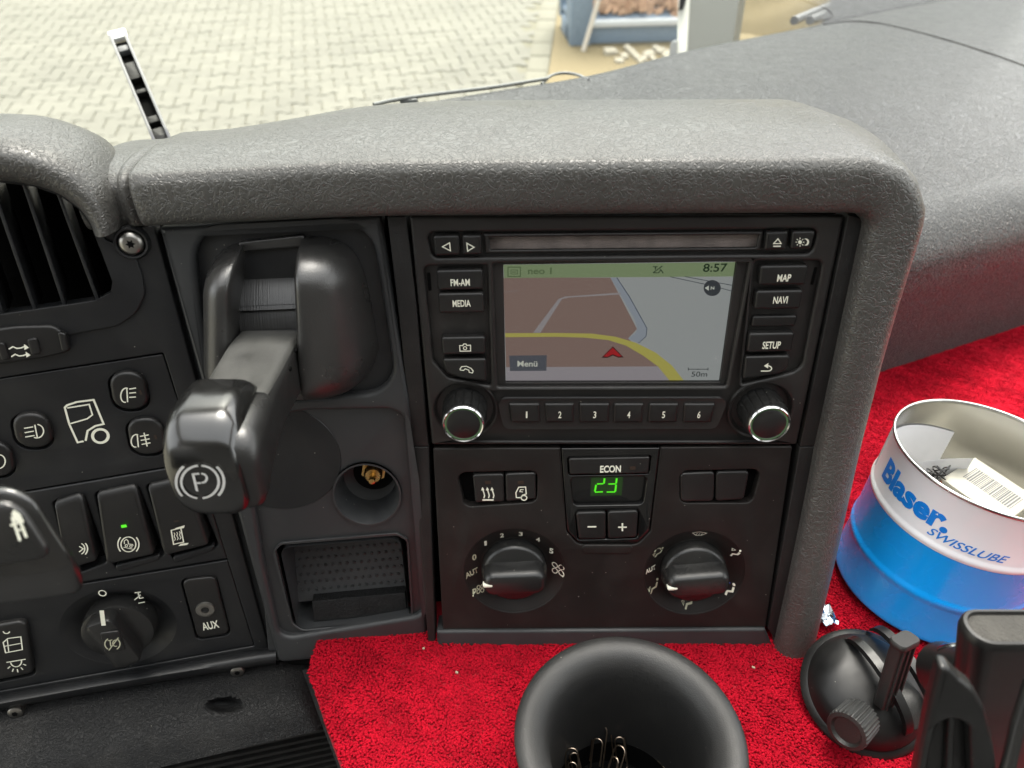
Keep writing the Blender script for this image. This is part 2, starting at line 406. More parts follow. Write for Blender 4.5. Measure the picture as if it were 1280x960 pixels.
PT = [(0, -.006), (0, .002), (.0025, .0068), (.009, .0092), (.0185, .0102), (.0228, .0090), (.0255, .0055), (.0290, -.008), (.0325, -.03), (.0345, -.055), (.035, -.08), (.032, -.115), (.022, -.15)]
PT_L = [(0, -.006), (0, .002), (.0025, .0068), (.009, .0092), (.0172, .0100), (.0212, .0088), (.0240, .0055), (.0275, -.008), (.0308, -.03), (.0318, -.055), (.031, -.075), (.027, -.10), (.014, -.13)]
PL = [(0, -.006), (0, .002), (.003, .0068), (.0095, .0092), (.0165, .0080), (.0215, .0045), (.0245, -.001), (.0258, -.009), (.0262, -.02), (.0262, -.04), (.026, -.06), (.0255, -.09), (.025, -.12)]
def fine(pr, n=44): return [(p.x, p.y) for p in spl([Vector((a, b)) for a, b in pr], n)]
PT_, PL_, PTL_ = fine(PT), fine(PL), fine(PT_L)
rings = []
m = len(path)
for i, p in enumerate(path):
    t = (path[min(i + 2, m - 1)] - path[max(i - 2, 0)]).normalized(); Wn = nrm[i]; N = Wn.cross(t).normalized()
    f = min(1, max(0, (i - len(top) + 2) / (len(corner) + 13))); f = f * f * (3 - 2 * f)
    g_ = max(0, 1 - i / 24); g_ = g_ * g_ * (3 - 2 * g_)
    rings.append([p + N * ((a[0] * (1 - g_) + c_[0] * g_) * (1 - f) + b[0] * f) + Wn * ((a[1] * (1 - g_) + c_[1] * g_) * (1 - f) + b[1] * f) for a, b, c_ in zip(PT_, PL_, PTL_)])
# round off the left end and the foot
def shrink(r, k, sh):
    c = r[0]; q = [c + (v - c) * k for v in r]; return [v + sh for v in q]
tl = (path[0] - path[1]).normalized(); te = (path[-1] - path[-2]).normalized()
pre = [[v + tl * .0022 - FB.W * .004 for v in shrink(rings[0], .955, Vector((0, 0, 0)))], [v + tl * .0016 - FB.W * .001 for v in shrink(rings[0], .985, Vector((0, 0, 0)))]]
post = [[v + te * .003 for v in shrink(rings[-1], .94, Vector((0, 0, 0)))], [v + te * .005 - FC.W * .004 for v in shrink(rings[-1], .8, Vector((0, 0, 0)))]]
D.cab('console_hood', M['pad'], loft(pre + rings + post, False, False, False), ang=60)

# seam cover between the two hoods and its raised rib
PS = fine([(0, -.006), (0, .000), (.004, .003), (.011, .0045), (.0175, .0045), (.0220, .002), (.0252, -.004), (.0278, -.014), (.0298, -.03), (.0304, -.055), (.0292, -.08), (.024, -.105), (.010, -.135)], 30)
sp_ = spl([FB.pt(112, 287, -.006), FB.pt(150, 285, -.006), FB.pt(192, 282, -.006)], 8)
D.cab('seam_cover', M['pad'], loft(sweep(sp_, [FB.W] * 8, PS), False, False, False), ang=60)
sp_ = spl([FB.pt(166, 283.5, -.006), FB.pt(189, 282, -.006)], 10)
rb = sweep(sp_, [FB.W] * 10, PS)
rb = [[v + FB.W * (.0052 * math.sin(math.pi * i / 9) ** .6) + Vector((0, 0, .0014 * math.sin(math.pi * i / 9))) for v in r] for i, r in enumerate(rb)]
D.cab('seam_rib', M['pad'], loft(rb, False, False, False), ang=60)

# instrument hood on the left (over the vent)
PI_ = fine([(0, -.012), (0, .002), (.003, .0075), (.010, .0115), (.0175, .012), (.0235, .008), (.0275, .001), (.0298, -.010), (.031, -.03), (.0318, -.05), (.031, -.07), (.026, -.10), (.02, -.12)], 36)
ip = spl([FL.pt(x, y, .001) for x, y in ((-190, 232), (-90, 225), (0, 224), (42, 229), (76, 240), (101, 257), (115, 274), (122, 290))], 40)
sc_ = [float(np.interp(i, [0, 12, 22, 28, 33, 39], [.70, .69, .65, .56, .45, .36])) for i in range(40)]
ir = []
for i, p in enumerate(ip):
    t = (ip[min(i + 1, 39)] - ip[max(i - 1, 0)]).normalized(); N = FL.W.cross(t).normalized(); kb_ = float(np.interp(i, [0, 12, 22, 28, 33, 39], [.62, .60, .50, .40, .28, .16]))
    ir.append([p + N * (a * sc_[i]) + FL.W * (b if b > -.004 else -.004 + (b + .004) * kb_) for a, b in PI_])
D.cab('instrument_hood', M['pad'], loft(ir, False, False, False), ang=60)

# passenger side dash: front face, rounded nose, shelf up to the windscreen
S0 = cabplane(1097, 487, SHZ); S1 = cabplane(1280, 425, SHZ); sd = (S1 - S0).normalized(); sn = Vector((-sd.y, sd.x, 0))
rr = []
NS = 60
for i in range(NS):
    s = -.42 + 1.75 * i / (NS - 1)
    b = S0 + sd * s
    best = 9
    j = i / (NS - 1); a_ = min(int(j * 59), 58); wp = WD[a_].lerp(WD[a_ + 1], j * 59 - a_)
    prof = [b + sn * .022 + Vector((0, 0, -.02)), b + sn * .010 + Vector((0, 0, .055)), b + sn * .002 + Vector((0, 0, .098))]
    r0 = .058; c = b + sn * (.002 + r0) + Vector((0, 0, .112))
    for k in range(0, 9):
        t = math.radians(180 - 82 * k / 8); prof.append(c + sn * (r0 * math.cos(t)) + Vector((0, 0, .85 * r0 * math.sin(t))))
    last = prof[-1]
    for k in (.15, .4, .7, .93, 1.0):
        q = last.lerp(wp, k); q.z = last.z + (WZ - last.z) * k + .012 * math.sin(math.pi * k); prof.append(q)
    rr.append(prof + [wp + Vector((0, 0, -.02))])
rr = [spl(r, 44) for r in rr]
D.cab('passenger_dash', M['pad2'], loft(rr, False, False, False), ang=60)
# dark inner shell of the dash on the driver side, so no daylight leaks in from behind
D.cab('dash_shelf', M['pad2'], box((-.68, .545, -.222), (.66, 0, 0), (0, .135, 0), (0, 0, .008)))
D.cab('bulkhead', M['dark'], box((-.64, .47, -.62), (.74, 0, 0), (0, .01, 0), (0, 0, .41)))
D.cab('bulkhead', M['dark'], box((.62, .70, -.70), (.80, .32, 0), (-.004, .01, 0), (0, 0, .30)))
# thin lid seam across the passenger shelf
from mathutils.bvhtree import BVHTree
V_, Q_ = loft(rr, False, False, False); bvh = BVHTree.FromPolygons([tuple(v) for v in V_], Q_)
ls = [bvh.ray_cast((0, 0, 0), ray(x, y).normalized())[0] for x, y in ((1030, 31), (1060, 27), (1095, 29), (1130, 36), (1165, 45), (1200, 55), (1240, 68), (1290, 86))]
ls = [p for p in ls if p]
if len(ls) > 3: D.cab('lid_seam', M['pad2'], tube(spl(ls, 40), .0016, 6), ang=80)

# driver side fascia plate with openings for the vent and the switch modules
vent_hole = ([(-160, 232), (0, 226), (42, 231), (76, 243), (100, 260), (116, 283), (128, 312), (143, 352), (140, 368), (118, 379), (0, 396), (-160, 412)], .004)
mod_hole = ([(-160, 497.5), (204, 441), (318, 808), (-160, 893)], .0012)
D.fr = FL
D.plate('fascia', M['fascia'], [(-190, 212), (42, 219), (86, 233), (114, 258), (134, 288), (192, 281), (342, 832), (180, 860), (60, 885), (-190, 930)], -.012, 0, .001, [vent_hole, mod_hole], .0008)
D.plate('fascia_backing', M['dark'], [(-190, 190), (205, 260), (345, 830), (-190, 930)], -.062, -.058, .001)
# raised vent surround with the groove line round it
vent_out = [(-160, 215), (42, 221), (84, 236), (112, 262), (130, 299), (166, 313), (178, 345), (182, 368), (170, 392), (147, 408), (60, 424), (-160, 452)]
D.plate('vent_surround', M['fascia'], vent_out, 0, .0016, [.001, .004, .004, .004, .003, .006, .01, .01, .012, .012, .02, .001], [vent_hole], .0012, res=3)
# screw
c = FL.uv(165, 303, .001)
sc1 = D.local('screw', M['steel'], lathe([(.0, .0042), (.0030, .0042), (.0046, .0036), (.0055, .0022), (.0058, 0)], 28, (c.x, c.y, 0)))
D.local('screw_collar', M['fascia'], lathe([(.0059, .0), (.0062, .0030), (.0070, .0032), (.0078, .0016), (.0080, 0)], 28, (c.x, c.y, 0)))
star = [(c.x + (.0022 if k % 2 == 0 else .0012) * math.cos(math.pi * k / 6), c.y + (.0022 if k % 2 == 0 else .0012) * math.sin(math.pi * k / 6)) for k in range(12)]
D.put('socket', plate_mesh([[Vector(p) for p in star]], .0035, .0044, .0001), M['dark'], sc1)
# lower lip with two bolts
D.fr = CAB
dl = lambda x, y: FL.depth(x, y)
rows = []
xs = np.linspace(-120, 345, 26)
def edge(pts, x): return float(np.interp(x, [p[0] for p in pts], [p[1] for p in pts]))
eA = [(-120, 886), (0, 864), (160, 835), (318, 807), (345, 803)]
eB = [(-120, 908), (0, 886), (110, 866), (200, 851), (342, 829)]
for k, (dy, dd) in enumerate(((3, .004), (6, -.001), (11, -.006), (17, -.0075), (22, -.006), (25, -.001), (26, .010))):
    r = []
    for x in xs:
        y = edge(eA, x) + (edge(eB, x) - edge(eA, x)) * (dy / 24); r.append(P(x, y, dl(x, edge(eA, x)) + dd))
    rows.append(r)
D.cab('fascia_lip', M['fascia'], loft(rows, False, False, False), ang=60)
for bx, by in ((20, 889), (297, 838)):
    p = P(bx, by, dl(bx, by - 12) - .006); fr2 = Fr(p, FL.U, FL.V)
    V, Q = lathe([(0, .002), (.0032, .002), (.0040, .0014), (.0042, -.004)], 20); 
    b_ = D.cab('bolt', M['steel'], ([fr2.cab(*v) for v in V], Q))
    V, Q = lathe([(0, .0023), (.0016, .0023), (.0017, .0015)], 6)
    D.cab('bolt_socket', M['dark'], ([fr2.cab(*v) for v in V], Q), parent=b_)
# knee panel under the fascia
eC = [(-120, 1040), (60, 1000), (190, 962), (300, 936), (396, 914)]
rows = []
for tt in np.linspace(0, 1, 14):
    r = []
    for k, x in enumerate(np.linspace(0, 1, 30)):
        xa = -120 + x * 468; xc = -120 + x * 517
        ya = edge(eB, xa) - 3; yc = edge(eC, xc)
        px, py = xa + (xc - xa) * tt, ya + (yc - ya) * tt
        d0 = dl(xa, edge(eA, xa)) + .004
        bulge = .016 * math.sin(min(1, tt * 1.25) * math.pi * .5) + .010 * tt
        p = P(px, py, d0 - bulge)
        # oval dimple
        ex, ey = (px - 281) / 21, (py - 881) / 8.5; e = ex * ex + ey * ey
        if e < 1: p = P(px, py, d0 - bulge + .008 * (1 - e) ** .5)
        r.append(p)
    rows.append(r)
# finer grid for the dimple
def resamp(rows, nu, nv):
    a = [spl(r, nu) for r in rows]; b = [spl([a[i][j] for i in range(len(a))], nv) for j in range(nu)]
    return [[b[j][i] for j in range(nu)] for i in range(nv)]
rows2 = []
NT, NX = 44, 110
for tt in np.linspace(0, 1, NT):
    r = []
    for x in np.linspace(0, 1, NX):
        xa = -120 + x * 468; xc = -120 + x * 517
        ya = edge(eB, xa) - 3; yc = edge(eC, xc); px, py = xa + (xc - xa) * tt, ya + (yc - ya) * tt
        d0 = dl(xa, edge(eA, xa)) + .004
        bulge = .016 * math.sin(min(1, tt * 1.25) * math.pi * .5) + .010 * tt
        ex, ey = (px - 281) / 22, (py - 881) / 9; e = ex * ex + ey * ey
        r.append(P(px, py, d0 - bulge + (.009 * (1 - e) ** .6 if e < 1 else 0)))
    rows2.append(r)
lastr = rows2[-1]; rows2.append([v + Vector((0, .004, -.004)) for v in lastr]); rows2.append([v + Vector((0, .03, -.006)) for v in lastr])
# returned right edge
for r in rows2: r.append(r[-1] + Vector((.003, .004, -.001))); r.append(r[-2] + Vector((.004, .06, -.01)))
D.cab('knee_panel', M['low'], loft(rows2, False, False, False), ang=60)
# dark foot opening with a ribbed grille behind it and the side rail by the carpet
g = Fr(P(320, 945, .53), udir(13), vdir(8, 13)); D.fr = g
D.local('foot_well_backing', M['dark'], box((-.06, -.05, -.012), (.22, 0, 0), (0, .085, 0), (0, 0, .004)))
V, Q = [], []
for k in range(15):
    V, Q = join([(V, Q), box((-.02 + .0, -.035 + .0068 * k, -.003), (.16, 0, 0), (0, .0014, 0), (0, 0, .004), .0006)])
gr = D.local('foot_well_grille', M['trim'], (V, Q)); gr['kind'] = 'stuff'
D.fr = CAB
rl = [[P(x, y, d) for x, y, d in r] for r in (((378, 838, .438), (402, 905, .415), (432, 985, .395)), ((384, 836, .435), (410, 905, .412), (441, 985, .392)), ((392, 838, .436), (419, 905, .414), (451, 985, .394)), ((392, 842, .45), (419, 909, .43), (451, 989, .41)))]
D.cab('side_rail', M['low'], loft([spl(r, 8) for r in rl], False, False, False), ang=50)

# vertical trim strips either side of the radio and the foot rail under it
D.fr = FR
D.plate('trim_strip', M['trim'], [(484, 271), (507, 270.5), (520, 380), (535.5, 558), (516, 558), (499, 400)], -.012, .0005, .0006, bev=.0006)
D.plate('trim_strip', M['trim'], [(1060.5, 268), (1080.5, 274), (1020.5, 558), (1000, 558)], -.012, .0012, [.0006, .0035, .0006, .0006], bev=.0006)
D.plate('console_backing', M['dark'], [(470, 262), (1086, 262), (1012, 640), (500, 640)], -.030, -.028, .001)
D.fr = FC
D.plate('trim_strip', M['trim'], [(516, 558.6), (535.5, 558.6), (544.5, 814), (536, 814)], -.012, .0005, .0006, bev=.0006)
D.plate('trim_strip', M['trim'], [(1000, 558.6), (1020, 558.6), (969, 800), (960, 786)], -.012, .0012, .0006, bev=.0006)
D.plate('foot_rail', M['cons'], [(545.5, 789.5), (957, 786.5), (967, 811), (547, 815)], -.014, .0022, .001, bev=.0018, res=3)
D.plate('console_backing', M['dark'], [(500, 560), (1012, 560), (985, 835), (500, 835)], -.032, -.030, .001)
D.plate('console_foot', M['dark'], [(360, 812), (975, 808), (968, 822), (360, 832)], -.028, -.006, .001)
D.fr = CAB

# ------------------------------------------------------------------ air vent blades and slider
vent = Thing('air_vent', 'black air vent with slanted vertical blades under the left padded hood', 'air vent', FL.at(60, 310))
vent.plate('vent_duct', M['dark'], [(-160, 215), (60, 232), (150, 290), (160, 380), (-160, 425)], -.045, -.042, .002)
for (x0, y0, x1, y1) in ((68, 233, 124, 378), (27, 226, 83, 386), (-14, 226, 46, 392), (-58, 228, 6, 397), (-100, 230, -36, 402)):
    a, b = FL.pt(x0, y0 - 4, -.003), FL.pt(x1, y1 + 3, -.003)
    t = (b - a).normalized(); n = t.cross(FL.W).normalized()
    vent.cab('blade', M['fascia'], box((a + b) / 2 - FL.W * .016 + n * .004, t * ((b - a).length / 2), n * .0008, (FL.W * .016 - n * .004), .0005))
sl = Thing('vent_slider', 'small black slider with two wavy arrows below the air vent', 'slider switch', FL.at(30, 432))
pod = [(-60, 418), (20, 408), (66, 407), (84, 420), (88, 440), (60, 447), (0, 456), (-60, 466)]
sl.plate('housing', M['key'], pod, .0003, .0035, [.001, .004, .006, .005, .003, .004, .004, .001], bev=.0022, res=4)
for q in (((33, 425), (45, 422), (51, 442), (39, 445)), ((71, 414), (82, 418), (86, 438), (77, 440)), ((-6, 430), (4, 428), (12, 449), (2, 452))):
    sl.plate('grip_rib', M['key'], q, .002, .0050, .0012, bev=.0008)
def wav(x, y, k=1): return [(x, y), (x + 5, y - 3.2), (x + 10, y - 1), (x + 15, y - 1.5), (x + 20, y - 3.5)]
sl.sym('symbol', M['ink'], [(wav(11, 436.5), 1.6), (wav(14, 446), 1.6)], [[(30, 430), (36.5, 434.5), (30.5, 437.5)], [(32, 439.5), (38.5, 444), (33, 447)]], w=.0040)

# ------------------------------------------------------------------ light switch module
LS = Thing('light_switch_panel', 'black panel of round light buttons around a white truck outline', 'switch panel', FL.at(120, 520))
btn = [((160, 490), 26, 23), ((182, 547), 26, 22), ((39, 540), 27, 21), ((-9, 576), 27, 21)]
holes = []
for (cx, cy), a, b in btn:
    holes.append(([(cx - a - 2, cy - b - 1), (cx + a - 5, cy - b - 4), (cx + a + 4, cy + b), (cx - a + 8, cy + b + 3)], .0075))
LS.plate('panel', M['fascia'], [(-160, 498.5), (203.2, 443), (247, 577), (-160, 646)], -.010, -.0006, .0006, holes, .0005)
for (cx, cy), a, b in btn:
    p = LS.plate('button', M['key'], [(cx - a, cy - b), (cx + a - 7, cy - b - 3), (cx + a + 2, cy + b - 1), (cx - a + 8, cy + b + 1)], -.010, .0022, .0075, bev=.0020, res=4)
    W_ = .0024
    if cx == 160:
        LS.sym('symbol', M['ink'], [(arcpx(157, 494, 6, 9, 75, 285, 14, 8), 1.5), ([(158.5, 485.3), (159.5, 502.7)], 1.5)] + [([(161.5, 486.3 + k * 5.2), (170, 485 + k * 5.6)], 1.5) for k in (0, 1, 2)], w=W_, parent=p)
        LS.sym('lamp', M['lamp'], [], [[(173, 488), (176, 487.5), (178, 493), (175, 493.5)]], w=W_, parent=p)
    elif cx == 182:
        LS.sym('symbol', M['ink'], [(arcpx(170, 551, 6, 8, 75, 285, 14, 8), 1.5), ([(171.5, 543), (173, 559)], 1.5)] + [([(175 + k, 545.5 + k * 5), (186 + k, 543.5 + k * 5)], 1.5) for k in (0, 1, 2)] + [([(180, 541), (184, 558)], 1.5)], w=W_, parent=p)
        LS.sym('lamp', M['lamp'], [], [[(192, 544), (195, 543.5), (197, 549), (194, 549.5)]], w=W_, parent=p)
    elif cx == 39:
        LS.sym('symbol', M['ink'], [(arcpx(46, 539, 8.5, 8.5, -105, 95, 14, 10), 1.5), ([(43.5, 531), (46.8, 547.5)], 1.5)] + [([(30 + k * .8, 535.5 + k * 5.4), (41.5 + k * .8, 533.5 + k * 5.4)], 1.5) for k in (0, 1, 2)], w=W_, parent=p)
        LS.sym('lamp', M['lamp'], [], [[(24, 541), (27, 540.5), (28.5, 546), (25.5, 546.5)]], w=W_, parent=p)
    else:
        LS.sym('symbol', M['ink'], [(arcpx(-1, 577, 7.5, 8.5, -105, 105, 14, 10), 1.5), ([(-1, 586), (-10, 584)], 1.5)], w=W_, parent=p)
LS.sym('truck_outline', M['ink'], [
    ([(104.5, 551.5), (97, 553), (86.5, 530), (81, 509.5), (84, 506.5), (96, 502.5), (117, 499.8), (129.5, 530), (119, 532.5), (109.5, 538.5), (107, 551)], 2.4),
    ([(86.5, 530), (109, 523.5), (115.5, 518.5), (111.5, 505.5), (84, 510)], 1.8),
    (arcpx(125.5, 545, 9.8, 8.4, 0, 360, 30, 0)[:-1], 3.4, True)], w=-.0004)

# ------------------------------------------------------------------ rocker switches
RK = Thing('rocker_switch_panel', 'row of tall black rocker switches, the middle one with a lit green lamp', 'switch panel', FL.at(150, 655))
rk = [[(66, 630), (101, 620), (122, 700), (84, 712)], [(119, 619), (169, 609), (194, 692), (134, 705)], [(183, 609), (233, 599), (262, 680), (206, 694)], [(0, 645), (40, 635), (58, 715), (16, 724)]]
holes = [([(q[0][0] - 1, q[0][1] - 3), (q[1][0] + 3, q[1][1] - 3), (q[2][0] + 12, q[2][1] + 3), (q[3][0] + 9, q[3][1] + 7)], .003) for q in rk]
RK.plate('panel', M['fascia'], [(-160, 648), (247.5, 579), (284.5, 698.5), (-160, 772)], -.010, -.0006, .0006, holes, .0012, res=3)
for k, q in enumerate(rk):
    fr = RK.fr; lp = arc_round(RK.px(q, .004), .0026, 5)
    c = sum(lp, Vector((0, 0))) / len(lp); vmin, vmax = min(p.y for p in lp), max(p.y for p in lp)
    def ring(w, ins):
        out = []
        for p in lp:
            d = p - c; s_ = 1 - ins / max(d.length, .001); pp = c + d * s_
            t = (pp.y - vmin) / (vmax - vmin)
            out.append(Vector((pp.x, pp.y, w + (-.0035 * max(0, t - .80) / .2 + .0010 * math.sin(t * math.pi) + .0005 * (1 - t)) * (1 if w > 0 else 0))))
        return out
    V, Q = loft([ring(-.01, 0), ring(.0028, 0), ring(.0036, .0002), ring(.0042, .0007), ring(.0045, .0014), ring(.0046, .004)], False, True)
    p = RK.local('rocker', M['key'], (V, Q), ang=50)
    W_ = .0062
    if k == 1:
        RK.sym('lamp', M['green'], [], [[(151, 656.5), (157.5, 655.5), (159, 658.8), (152, 660)]], w=W_, parent=p)
        s_ = [(arcpx(160.5, 680.5, 9.3, 9.3, 0, 360, 24)[:-1], 1.4, True), (arcpx(160.5, 680.5, 13.2, 13.2, -42, 42, 8), 1.5), (arcpx(160.5, 680.5, 13.2, 13.2, 138, 222, 8), 1.5),
              ([(154.5, 684), (166, 686.5)], 1.0), ([(155.5, 680), (155.3, 676), (158, 674.3), (160, 676), (160.5, 680), (165.5, 680.5), (166.5, 682)], 1.0),
              (arcpx(158, 682, 1.5, 1.5, 0, 360, 8)[:-1], .9, True), (arcpx(163.6, 683, 1.5, 1.5, 0, 360, 8)[:-1], .9, True)]
        RK.sym('symbol', M['ink'], s_, w=W_, parent=p)
    if k == 2:
        RK.sym('lamp', M['lamp'], [], [[(217, 651), (223, 650), (224, 652), (218, 653)]], w=W_, parent=p)
        s_ = [([(214, 663), (226, 660), (229.5, 677.5), (217, 680.5)], 1.5, True)] + [([(218 + 3.4 * j, 676 - j * .8), (219.4 + 3.4 * j, 673.5 - j * .8), (217.6 + 3.4 * j, 670.5 - j * .8), (218.6 + 3.4 * j, 667.5 - j * .8), (217.3 + 3.4 * j, 665.8 - j * .8)], .9) for j in range(3)]
        RK.sym('symbol', M['ink'], s_, [[(218, 660.5), (231, 656.5), (230, 660), (222, 661.5)], [(223, 682.5), (226, 679.5), (236, 678.5), (234, 681)]], w=W_, parent=p)
    if k == 0:
        RK.sym('symbol', M['ink'], [(arcpx(99.5, 686, 6.5, 7, -70, 70, 8), 1.4), (arcpx(99.5, 686, 10, 10, -45, 45, 8), 1.5), ([(99, 683), (104, 686), (99, 690)], 1.4)], w=W_, parent=p)
for q in rk[1:3]:                                                         # finger scoops under the rockers
    RK.plate('finger_scoop', M['fascia'], [(q[3][0] + 8, q[3][1] + 3), (q[2][0] + 8, q[2][1] + 1), (q[2][0] + 4, q[2][1] + 9), (q[3][0] + 14, q[3][1] + 11)], -.004, .0006, .002, bev=.0012)

# ------------------------------------------------------------------ rotary knob module with the audio socket
RT = Thing('rotary_switch_panel', 'black panel with a round rotary switch next to an AUX socket', 'switch panel', FL.at(180, 780))
c = FL.at(147, 783)
dish = RT.disc(149, 785, .0305, ry=.0285)
aux_h = ([(225, 724), (270, 719), (289, 794), (246, 801)], .004)
lt_h = ([(-50, 788), (34, 774), (45, 844), (-40, 862)], .004)
RT.plate('panel', M['fascia'], [(-160, 774), (284.5, 700.5), (317.5, 806.5), (-160, 892)], -.012, -.0006, .0006, [dish, aux_h, lt_h], .0007)
cc = RT.fr.uv(149, 785)
def ell(prof, n, cx, cy, k): 
    V, Q = lathe(prof, n, (0, 0, 0)); return [Vector((v.x + cx, v.y * k + cy, v.z)) for v in V], Q
RT.local('dish', M['fascia'], ell([(.0308, -.0008), (.0285, -.0016), (.022, -.0065), (.0196, -.008), (.0, -.0082)], 56, cc.x, cc.y, .934))
kn = RT.local('knob', M['dial'], lathe([(.0195, -.008), (.0195, .0015), (.0190, .0035), (.0170, .0042), (.0, .0042)], 56, (cc.x, cc.y, 0)))
kx = Vector((math.cos(math.radians(102)), math.sin(math.radians(102)), 0)); ky = Vector((-kx.y, kx.x, 0))
RT.local('knob_grip', M['dial'], box((cc.x, cc.y, .008), kx * .0185, ky * .0078, (0, 0, .0062), .0026), parent=kn)
RT.sym('pointer', M['ink'], [([(127, 763), (129.5, 782)], 5)], w=.0144, parent=kn)
cap = RT.plate('cap', M['key'], [(125, 792), (148, 789), (157, 812), (131, 817)], .0138, .0152, .001, bev=.0006)
RT.sym('symbol', M['inkdim'], [(arcpx(140.5, 805, 9.5, 8, 125, 235, 8), 1.4), (arcpx(140.5, 805, 9.5, 8, -55, 55, 8), 1.4), ([(136, 813), (148, 797)], 1.3), ([(134.5, 801), (140.5, 799.8)], 1.2), ([(137.5, 800.5), (138.5, 808)], 1.2), (arcpx(144.5, 804, 3.6, 4, 60, 300, 8), 1.2)], w=.0154, parent=cap)
RT.sym('symbol', M['ink'], [(arcpx(128, 741.5, 4.6, 3.3, 0, 360, 16, 12)[:-1], 1.4, True), ([(168, 741), (176, 740)], 1.4), ([(172.5, 740.5), (174.5, 748), (179.5, 747)], 1.4), ([(168, 750), (176, 743.5)], 1.3), ([(173, 754), (181, 752.5)], 1.4)], w=-.0004)
ax_ = RT.plate('socket_plate', M['key'], [(227, 726), (269, 721), (287, 792), (247, 799)], -.012, .0010, .004, bev=.0012, res=3)
p = RT.fr.uv(257, 759.5)
js = RT.local('audio_jack', M['steel'], lathe([(.0023, -.004), (.0023, .0022), (.0040, .0026), (.0052, .0022), (.0054, .0009)], 28, (p.x, p.y, 0)), parent=ax_)
RT.local('jack_bore', M['dark'], lathe([(.0, -.0015), (.0023, -.0013)], 20, (p.x, p.y, 0)), parent=ax_)
RT.text('AUX', M['ink'], (254, 788), (274.5, 784), 9, w=.0012, parent=ax_, bold=.02)
lp = RT.plate('rocker', M['key'], [(-48, 790), (32, 776), (42, 842), (-40, 859)], -.012, .003, .004, bev=.0018, res=3)
RT.sym('symbol', M['ink'], [([(4, 803), (10, 798), (26, 796), (28, 812), (7, 816)], 1.4, True), ([(5, 808), (27, 804)], 1.2), ([(9, 799), (11, 815)], 1.2), ([(8, 828), (32, 824)], 1.5), (arcpx(20, 826.5, 7, 7, 185, 365, 10, -8), 1.4)] +
       [([(20 + 9.5 * math.cos(math.radians(a)), 827 + 9.5 * math.sin(math.radians(a))), (20 + 13.5 * math.cos(math.radians(a)), 827 + 13.5 * math.sin(math.radians(a)))], 1.3) for a in (20, 50, 80, 110, 140)] + [(arcpx(8, 789, 4, 3, 180, 350, 8), 1.4)], w=.0032, parent=lp)
# ------------------------------------------------------------------ infotainment unit
R = Thing('infotainment_unit', 'black dashboard radio with a lit navigation map screen and two round knobs', 'car radio', FR.at(770, 410))
bay_cd = ([(533, 291), (1023, 286.5), (1015, 317.5), (541, 322.5)], .0032)
bay_l = ([(529.5, 333), (609, 332), (613.5, 483), (560, 472.5), (541.5, 452)], [.003, .001, .001, .003, .005])
bay_r = ([(944, 327), (1029, 326.5), (1003, 458), (992, 466), (928, 481)], [.001, .003, .005, .004, .001])
bay_s = ([(616, 330), (937, 326), (908, 483.5), (622, 484.5)], .0012)
bay_n = ([(626, 502), (906, 501.5), (893, 533), (633, 533.5)], .0025)
kl, kr = R.fr.uv(581, 513), R.fr.uv(951.5, 513)
bays = [circ(kl, .0158), circ(kr, .0158)]
R.plate('faceplate', M['radio'], [(511.5, 270.5), (1056.5, 269.5), (996.5, 556.5), (539.5, 556.5)], -.0035, 0, .0012, [bay_cd, bay_l, bay_r, bay_s, bay_n] + bays, .0016, res=3)
R.plate('bay_floor', M['radio'], [(516, 275), (1052, 274), (994, 553), (541, 553)], -.006, -.0034, .001,
        [([(609, 295.5), (950.5, 292.5), (947, 311), (611.5, 314)], .0006), ([(629, 331), (921, 327), (900, 478), (632, 478.5)], .0003)], .0003)
R.plate('chassis', M['dark'], [(516, 275), (1052, 274), (994, 553), (541, 553)], -.026, -.014, .001)
R.plate('disc_slot_frame', M['radio'], [(604, 292.5), (955, 289.5), (951.5, 313.5), (606.5, 317)], -.0034, -.0012, .0008, [([(611, 297), (949, 294), (945.5, 309.5), (613, 312.5)], .0005)], .0009)
R.plate('disc_slot_brush', M['foam'], [(606, 292), (955, 289), (951, 315), (608, 318)], -.0085, -.0058, .0004, bev=.0008)
def key(th, name, q, w1=.0016, r=.0016, w0=-.0034, bev=.0014, m='key'): return th.plate(name, M[m], q, w0, w1, r, bev=bev, res=3)
k = key(R, 'key', [(541, 294.5), (574, 294), (575.5, 319), (543.5, 320.5)], r=.0014); kw = .0018
R.sym('symbol', M['ink'], [([(553, 308.5), (562, 303.5), (563, 313.5)], 1.3, True)], w=kw, parent=k)
k = key(R, 'key', [(577.5, 294), (601.5, 294), (602.5, 318.5), (578.5, 319)], r=.0010)
R.sym('symbol', M['ink'], [([(583.5, 304), (584.5, 314), (592.5, 309)], 1.3, True)], w=kw, parent=k)
k = key(R, 'key', [(958.5, 290), (986, 289), (982.5, 313), (955.5, 313.5)], r=.0010)
R.sym('symbol', M['ink'], [([(967, 304.5), (976.5, 304.5), (972.5, 298.5)], 1.3, True), ([(966.5, 307.8), (976, 307.8)], 1.6)], w=kw, parent=k)
k = key(R, 'key', [(991, 289), (1020, 288.5), (1014.5, 311.5), (988, 312.5)], r=.0014)
R.sym('symbol', M['ink'], [([(1000 + 3.6 * math.cos(a), 302.7 + 3.6 * math.sin(a)), (1000 + 5.6 * math.cos(a), 302.7 + 5.6 * math.sin(a))], .9) for a in [math.pi / 4 * j for j in range(8)]],
      [arcpx(1000, 302.7, 2.4, 2.4, 0, 345, 14), arcpx(1007.3, 302.5, 4, 4.4, 120, -120, 12) + arcpx(1005.8, 302.5, 3.2, 3.6, -100, 100, 12)], w=kw, parent=k)
